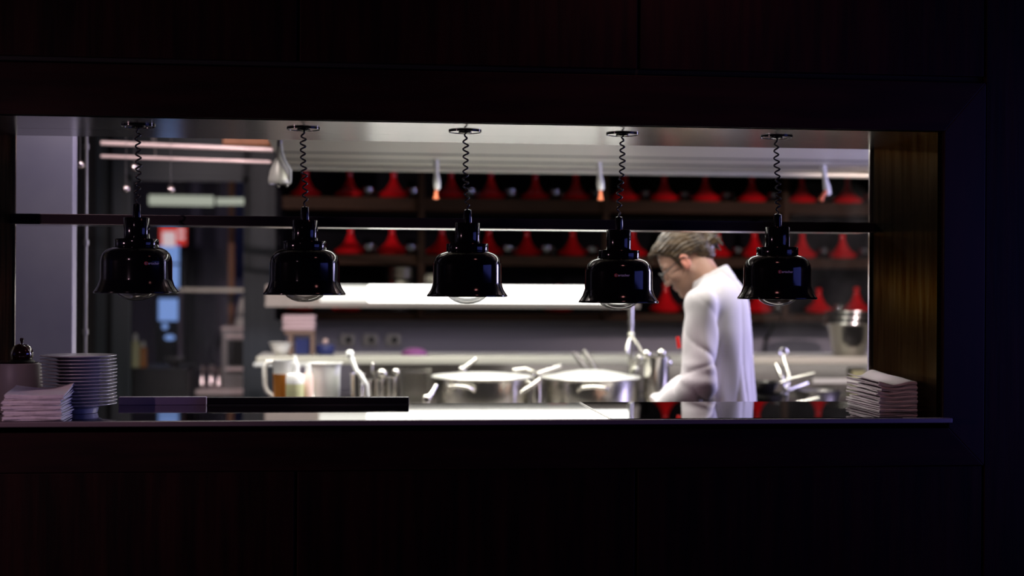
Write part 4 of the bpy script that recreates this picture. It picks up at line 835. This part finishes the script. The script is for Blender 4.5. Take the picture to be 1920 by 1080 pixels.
def hand(p, s_):
    w_ = np.array(WRI[s_]); e = np.array(EL[s_]); f = (w_-e)/np.linalg.norm(w_-e); f = f*np.array((1, 1, .5)); f /= np.linalg.norm(f)
    side = np.cross((0, 0, 1), f); side /= np.linalg.norm(side); upv = np.cross(f, side)
    pc_ = w_+f*.055
    A = np.stack([f, side, upv], 1); d = ell(p, pc_, (.050, .040, .015), A); d = smin(d, cap(p, w_-f*.02, w_+f*.02, .024, .024), .02)
    for k in range(4):
        off = (k-1.5)*.0195*-s_; b = w_+f*(.092-.004*abs(k-1.2))+side*off; L = FL_[k]
        m1 = b+f*L*.45-upv*L*.10; m2 = m1+f*L*.24-upv*L*.20; m3 = m2+f*L*.08-upv*L*.24
        d = smin(d, cap(p, b-f*.02, m1, .0092, .0085), .006); d = smin(d, cap(p, m1, m2, .0085, .0078), .003); d = smin(d, cap(p, m2, m3, .0078, .0068), .003)
    tb = w_+f*.03-side*s_*.030; t1 = tb+f*.034-side*s_*.028-upv*.010; t2 = t1+f*.026-side*s_*.006-upv*.010
    d = smin(d, cap(p, tb, t1, .013, .0105), .012); d = smin(d, cap(p, t1, t2, .0105, .0085), .004); return d
def body(p):
    d = head(toH(p)); nb = H((-.035, 0, -.045))
    d = smin(d, cap(p, (-.005, 0, 1.40), nb, .062, .056), .03)
    d = smin(d, ell(p, (0, 0, 1.28), (.10, .145, .18)), .04); d = smin(d, ell(p, (0, 0, 1.0), (.11, .15, .17)), .05)
    for s_ in (-1, 1):
        d = smin(d, cap(p, (0, s_*.06, 1.385), np.array(SH[s_])-(0, s_*.01, .012), .05, .045), .03)
        d = smin(d, cap(p, SH[s_], EL[s_], .044, .037), .02); d = smin(d, cap(p, EL[s_], WRI[s_], .037, .024), .015)
        d = np.minimum(d, smin(d, hand(p, s_), .006))
        d = smin(d, cap(p, (0, s_*.085, .93), (.01, s_*.095, .50), .078, .052), .03); d = smin(d, cap(p, (.01, s_*.095, .50), (-.02, s_*.10, .10), .050, .034), .02)
        d = smin(d, cap(p, (-.03, s_*.10, .05), (.13, s_*.12, .04), .034, .028), .02)
    return d
def skin_tone(V):
    q = toH(V); c = np.tile(np.array((.40, .225, .17, 1.0)), (len(V), 1))
    beard = 1/(1+np.exp(-((-.048-q[:, 2])-(.03-q[:, 0])*.25)*160)); beard *= (q[:, 0] > -.03)*(np.linalg.norm(q-np.array((.04, 0, -.06)), axis=1) < .11)
    lips = np.exp(-((q[:, 2]+.068)/.008)**2)*(q[:, 0] > .075)*(abs(q[:, 1]) < .024)
    ears = (abs(q[:, 1]) > .074)*(abs(q[:, 0]) < .03)*1.0; nose = np.exp(-(np.linalg.norm(q-np.array((.108, 0, -.034)), axis=1)/.02)**2)
    for m_, col, a in ((beard, (.26, .15, .10), .55), (lips, (.45, .17, .15), .8), (ears, (.72, .26, .20), .7), (nose, (.66, .34, .27), .5)):
        c[:, :3] += (np.array(col)-c[:, :3])*(m_*a)[:, None]
    return c
sk = mat('skin', (.44, .25, .19), .5, sss=.08); nt = sk.node_tree; an = nt.nodes.new('ShaderNodeVertexColor'); an.layer_name = 'tone'; nt.links.new(an.outputs[0], nt.nodes['Principled BSDF'].inputs['Base Color'])
sdf_obj('body', body, (-.22, -.36, 0), (.46, .36, 1.73), .0050, sk, man, 1, attr=skin_tone)
# hair: swept back to a small knot
def hair(p):
    q = toH(p); ang_ = np.arctan2(q[:, 2]-.03, q[:, 1]); rdg = .0026*np.sin(ang_*34+np.sin(q[:, 0]*45)*1.5)+.0020*np.sin(ang_*61+q[:, 0]*30)
    d = ell(q, (-.016, 0, .052), (.108, .085, .092))-rdg
    d = smin(d, ell(q, (.062, 0, .080), (.040, .050, .030))-rdg*1.6, .025)         # fullness above the brow
    d = smin(d, ell(q, (-.085, 0, .0), (.035, .045, .05))-rdg, .03)
    cut = (q[:, 0]-.022)*.80-(q[:, 2]-.040)*.92                                      # clears the face below the hairline
    ear = (-(q[:, 2])-.020-(q[:, 0]+.01)*-.55)
    d = smax(d, cut-.010, .010); d = smax(d, np.where(q[:, 0] > -.055, -(q[:, 2]-.004-.45*np.maximum(0, q[:, 0]+.0)), -(q[:, 2]+.050)), .012)
    sb_ = np.minimum(cap(q, (.022, .072, .035), (.020, .071, -.018), .009, .005), cap(q, (.022, -.072, .035), (.020, -.071, -.018), .009, .005)); d = smin(d, sb_, .012)
    k = ell(q, (-.128, 0, .022), (.026, .028, .030))-.003*np.sin(q[:, 2]*260+q[:, 1]*120); k = smin(k, cap(q, (-.095, 0, .03), (-.115, 0, .025), .016), .01)
    k = smin(k, cap(q, (-.140, .004, .030), (-.152, .010, -.020), .013, .006), .012); k = smin(k, cap(q, (-.128, -.006, .0), (-.135, -.004, -.035), .010, .004), .012)
    return smin(d, k, .010)
ha = mat('light_brown_hair', (.10, .064, .035), .38, noise=((.020, .012, .008), 9, (.5, 7, 7)))
hh_ = sdf_obj('hair', hair, (-.12, -.12, 1.42), (.30, .12, 1.74), .0045, ha, man, 1)
stm = MB()
for k in range(16):                                                                 # loose strands at knot and brow
    a = random.uniform(-1.2, 1.2); y = random.uniform(-.018, .018); L = random.uniform(.018, .035); b = np.array((-.142, y, .03+.015*math.sin(a)))
    stm.tube([H(b+np.array((-L*.7*math.sin(u*1.5), y*.5*u, L*.5*math.sin(u*3.1)*math.sin(a)-L*.6*u*u))) for u in [j/7 for j in range(8)]], [.0022, .0022, .002, .0018, .0015, .0012, .0008, .0004], 6)
for k in range(12):
    y = random.uniform(-.045, .045); z = .075+random.uniform(0, .02); b = np.array((.085, y, z))
    stm.tube([H(b+np.array((.026*math.sin(u*1.5), .004*u*math.sin(k), .010*math.sin(u*3.1)-.022*u*u))) for u in [j/7 for j in range(8)]], [.0034, .0034, .003, .0028, .0024, .0018, .0012, .0005], 6)
obj('loose_strands', stm, ha, hh_)
# eyes are under lowered lids; brows
br = MB()
for s_ in (-1, 1): br.tube([H((.090, s_*.014, .024)), H((.088, s_*.030, .029)), H((.074, s_*.048, .023))], [.0035, .004, .002], 8)
obj('eyebrows', br, ha, man)
# glasses
gl = obj('glasses', MB().tube([H((.112, -.052*1+0, .0)), H((.112, -.052, .0001))], .001), 'frame', man)
fm = MB()
for s_ in (-1, 1):
    c = (.108, s_*.033, -.008); fm.tube([H((c[0]-.006*abs(math.cos(a)) if math.cos(a)*s_ > 0 else c[0], c[1]+.0255*math.cos(a), c[2]+.0185*math.sin(a)*(1.05 if math.sin(a) > 0 else 1))) for a in [2*math.pi*j/28 for j in range(29)]], .0030, 8)
    fm.tube([H((.102, s_*.0585, -.002)), H((.060, s_*.074, .006)), H((.012, s_*.083, .012)), H((-.012, s_*.085, .012)), H((-.026, s_*.082, -.006))], [.0028, .0024, .0022, .0022, .0018], 8)
fm.tube([H((.108, -.0085, -.004)), H((.112, 0, -.001)), H((.108, .0085, -.004))], .0018, 8)
me = mesh_of('glasses', fm.v, fm.f); me.materials.append(M['frame']); gl.data = me
ln = MB()
for s_ in (-1, 1): ln.lathe([(.0005, 0), (.0245, 0), (.0245, .0012), (.0005, .0012)], n=28)
ln.v = []; ln.f = []
for s_ in (-1, 1):
    V = [H((.1075, s_*.033, -.008))]+[H((.1075, s_*.033+.0245*math.cos(2*math.pi*j/24), -.008+.0175*math.sin(2*math.pi*j/24))) for j in range(24)]
    ln.add(V, [(0, 1+j, 1+(j+1) % 24) for j in range(24)])
obj('lenses', ln, 'glass', gl)
# jacket
def jacket(p):
    x, y, z = p[:, 0], p[:, 1], p[:, 2]
    d = ell(p, (.0, 0, 1.30), (.122, .170, .20)); d = smin(d, ell(p, (-.012, 0, 1.395), (.088, .135, .095)), .05)
    d = smin(d, ell(p, (0, 0, 1.08), (.132, .172, .26)), .08); d = smin(d, ell(p, (0, 0, .88), (.142, .184, .36)), .06)
    for s_ in (-1, 1): d = smin(d, cap(p, (-.004, s_*.055, 1.432), np.array(SH[s_])+(0, 0, -.004), .050, .057), .035)
    d = smin(d, cap(p, (-.006, 0, 1.43), (.012, 0, 1.475), .075, .070), .03)
    th = np.arctan2(y, x); lo = np.clip((1.38-z)/.5, 0, 1)
    gr = lambda a, w_: (1-np.abs(np.sin(a)))**w_
    d = d-.007*np.clip(lo*1.3, .15, 1)*np.sin(th*7+z*3.5+1.5*np.sin(z*5))+.013*np.clip(lo*1.6, .3, 1)*gr(th*3.5+z*2.6+.6*np.sin(z*7), 3)+.007*gr(th*5-z*5, 4)*lo
    d = smax(d, -(z-.80-.006*np.sin(th*6)), .012)
    for s_ in (-1, 1):
        a, e, w_ = np.array(SH[s_]), np.array(EL[s_]), np.array(WRI[s_])
        s1 = cap(p, a, e, .060, .061); w2 = e+(w_-e)*.90; s2 = cap(p, e, w2, .061, .047)
        t1 = ((p-a)@(e-a))/((e-a)@(e-a)); ph_ = np.arctan2((p-a)@np.array((1, 0, 0)), (p-a)@np.array((0, s_, 0)))
        el_ = np.exp(-((t1-.92)/.16)**2); s1 = s1-.0050*np.sin(ph_*4+t1*5)*np.clip(t1*1.4, .3, 1)-.0040*el_*np.sin(t1*26+ph_*1.3)+.010*gr(t1*5.2+ph_*.9+.4, 4)*np.clip(t1*1.3, .25, 1)+.008*el_*gr(t1*11-ph_*1.2, 3)-.002*np.sin(t1*9-ph_*2.3)
        t2 = ((p-e)@(w_-e))/((w_-e)@(w_-e)); s2 = s2-.0030*np.sin(t2*13+ph_*1.2)+.008*gr(t2*6+ph_*1.1, 4)
        sl = smin(s1, s2, .022); sl = smax(sl, (t2-.86)*.25, .008); d = smin(d, sl, .016)
    # neck opening
    d = smax(d, -cap(p, (.010, 0, 1.46), (.05, 0, 1.60), .060, .060), .006)
    return d
jk = sdf_obj('jacket', jacket, (-.24, -.36, .76), (.42, .36, 1.52), .0055, 'coat', man, 2)
# standing collar with turned edge
cm = MB(); n_ = 48; prof = [(.080, .0), (.074, .020), (.070, .040), (.072, .048), (.078, .046), (.082, .032), (.088, .010), (.090, -.006)]
Rc = Matrix.Rotation(math.radians(24), 3, 'Y'); V = []; Fc = []
for j in range(n_+1):
    a = math.radians(18)+math.radians(324)*j/n_
    for r_, z_ in prof:
        g_ = 1+.03*math.sin(a*5); v = Rc @ Vector((r_*1.0*math.cos(a)*g_, r_*.95*math.sin(a)*g_, z_*(1.0+.25*(math.cos(a) < 0)*-math.cos(a)))); V.append(v+Vector((.012, 0, 1.458)))
m_ = len(prof)
for j in range(n_):
    for k in range(m_): k2 = (k+1) % m_; Fc.append((j*m_+k, (j+1)*m_+k, (j+1)*m_+k2, j*m_+k2))
Fc += [tuple(range(m_)), tuple(range(n_*m_+m_-1, n_*m_-1, -1))]
cm.add(V, Fc); obj('collar', cm, 'coat', jk)
# cuffs
for s_ in (1, -1):
    e, w_ = Vector(EL[s_]), Vector(WRI[s_]); dv = (w_-e).normalized(); q0 = e+(w_-e)*.80; q1 = e+(w_-e)*.90
    obj('cuff', MB().tube([q0, q0+dv*.004, q1-dv*.003, q1], [.047, .051, .050, .046], 28), 'coat', jk)
pen = MB().tube([(.131, .075, 1.225), (.137, .078, 1.268)], .0075, 10)
o = obj('red_pen', pen, mat('red_pen_plastic', (.8, .02, .02), .35), jk); o['label'] = 'red pen clipped to the jacket breast'
def trousers(p):
    d = ell(p, (0, 0, .93), (.125, .165, .13))
    for s_ in (-1, 1):
        d = smin(d, cap(p, (0, s_*.088, .92), (.01, s_*.097, .50), .092, .070), .03); d = smin(d, cap(p, (.01, s_*.097, .50), (-.02, s_*.102, .09), .070, .058), .02)
    d = d-.003*np.sin(p[:, 2]*45+p[:, 0]*20); d = smax(d, p[:, 2]-1.0, .01); return smax(d, .06-p[:, 2], .006)
sdf_obj('trousers', trousers, (-.2, -.26, .03), (.2, .26, 1.05), .0095, 'trouser', man, 2)
for s_ in (1, -1):
    def shoe(p, s_=s_):
        d = cap(p, (-.045, s_*.102, .055), (.13, s_*.122, .045), .046, .040); d = smin(d, cap(p, (-.04, s_*.102, .06), (-.02, s_*.102, .10), .045, .046), .02); return smax(smax(d, .002-p[:, 2], .004), p[:, 2]-.115, .006)
    sdf_obj('shoe', shoe, (-.12, s_*.112-.08, -.01), (.21, s_*.112+.08, .14), .008, 'shoe', man, 1)

# ------------------------------------------------------------------ steam over the right end of the range
vm = bpy.data.materials.new('steam'); vm.use_nodes = True; nt = vm.node_tree; nt.nodes.clear()
vo = nt.nodes.new('ShaderNodeOutputMaterial'); vs = nt.nodes.new('ShaderNodeVolumeScatter'); tc = nt.nodes.new('ShaderNodeTexCoord')
mp = nt.nodes.new('ShaderNodeMapping'); mp.inputs['Scale'].default_value = (2.6, 2.6, 1.5); no = nt.nodes.new('ShaderNodeTexNoise'); no.inputs['Scale'].default_value = 1.6; no.inputs['Detail'].default_value = 4; no.inputs['Distortion'].default_value = 1.2
mr = nt.nodes.new('ShaderNodeMapRange'); mr.inputs[1].default_value = .48; mr.inputs[2].default_value = .72; mr.inputs[3].default_value = 0; mr.inputs[4].default_value = .34
nt.links.new(tc.outputs['Object'], mp.inputs[0]); nt.links.new(mp.outputs[0], no.inputs[0]); nt.links.new(no.outputs[0], mr.inputs[0]); nt.links.new(mr.outputs[0], vs.inputs['Density']); nt.links.new(vs.outputs[0], vo.inputs['Volume'])
q = at(1555, 560, 6.7); V = MB().ball((0, 0, 0), (.34, .45, .50), 24, 16)
o = obj('steam', V, vm, loc=(q.x, 6.7, 1.50)); tag(o, 'thin grey steam drifting up at the right end of the range', 'steam', kind='stuff')
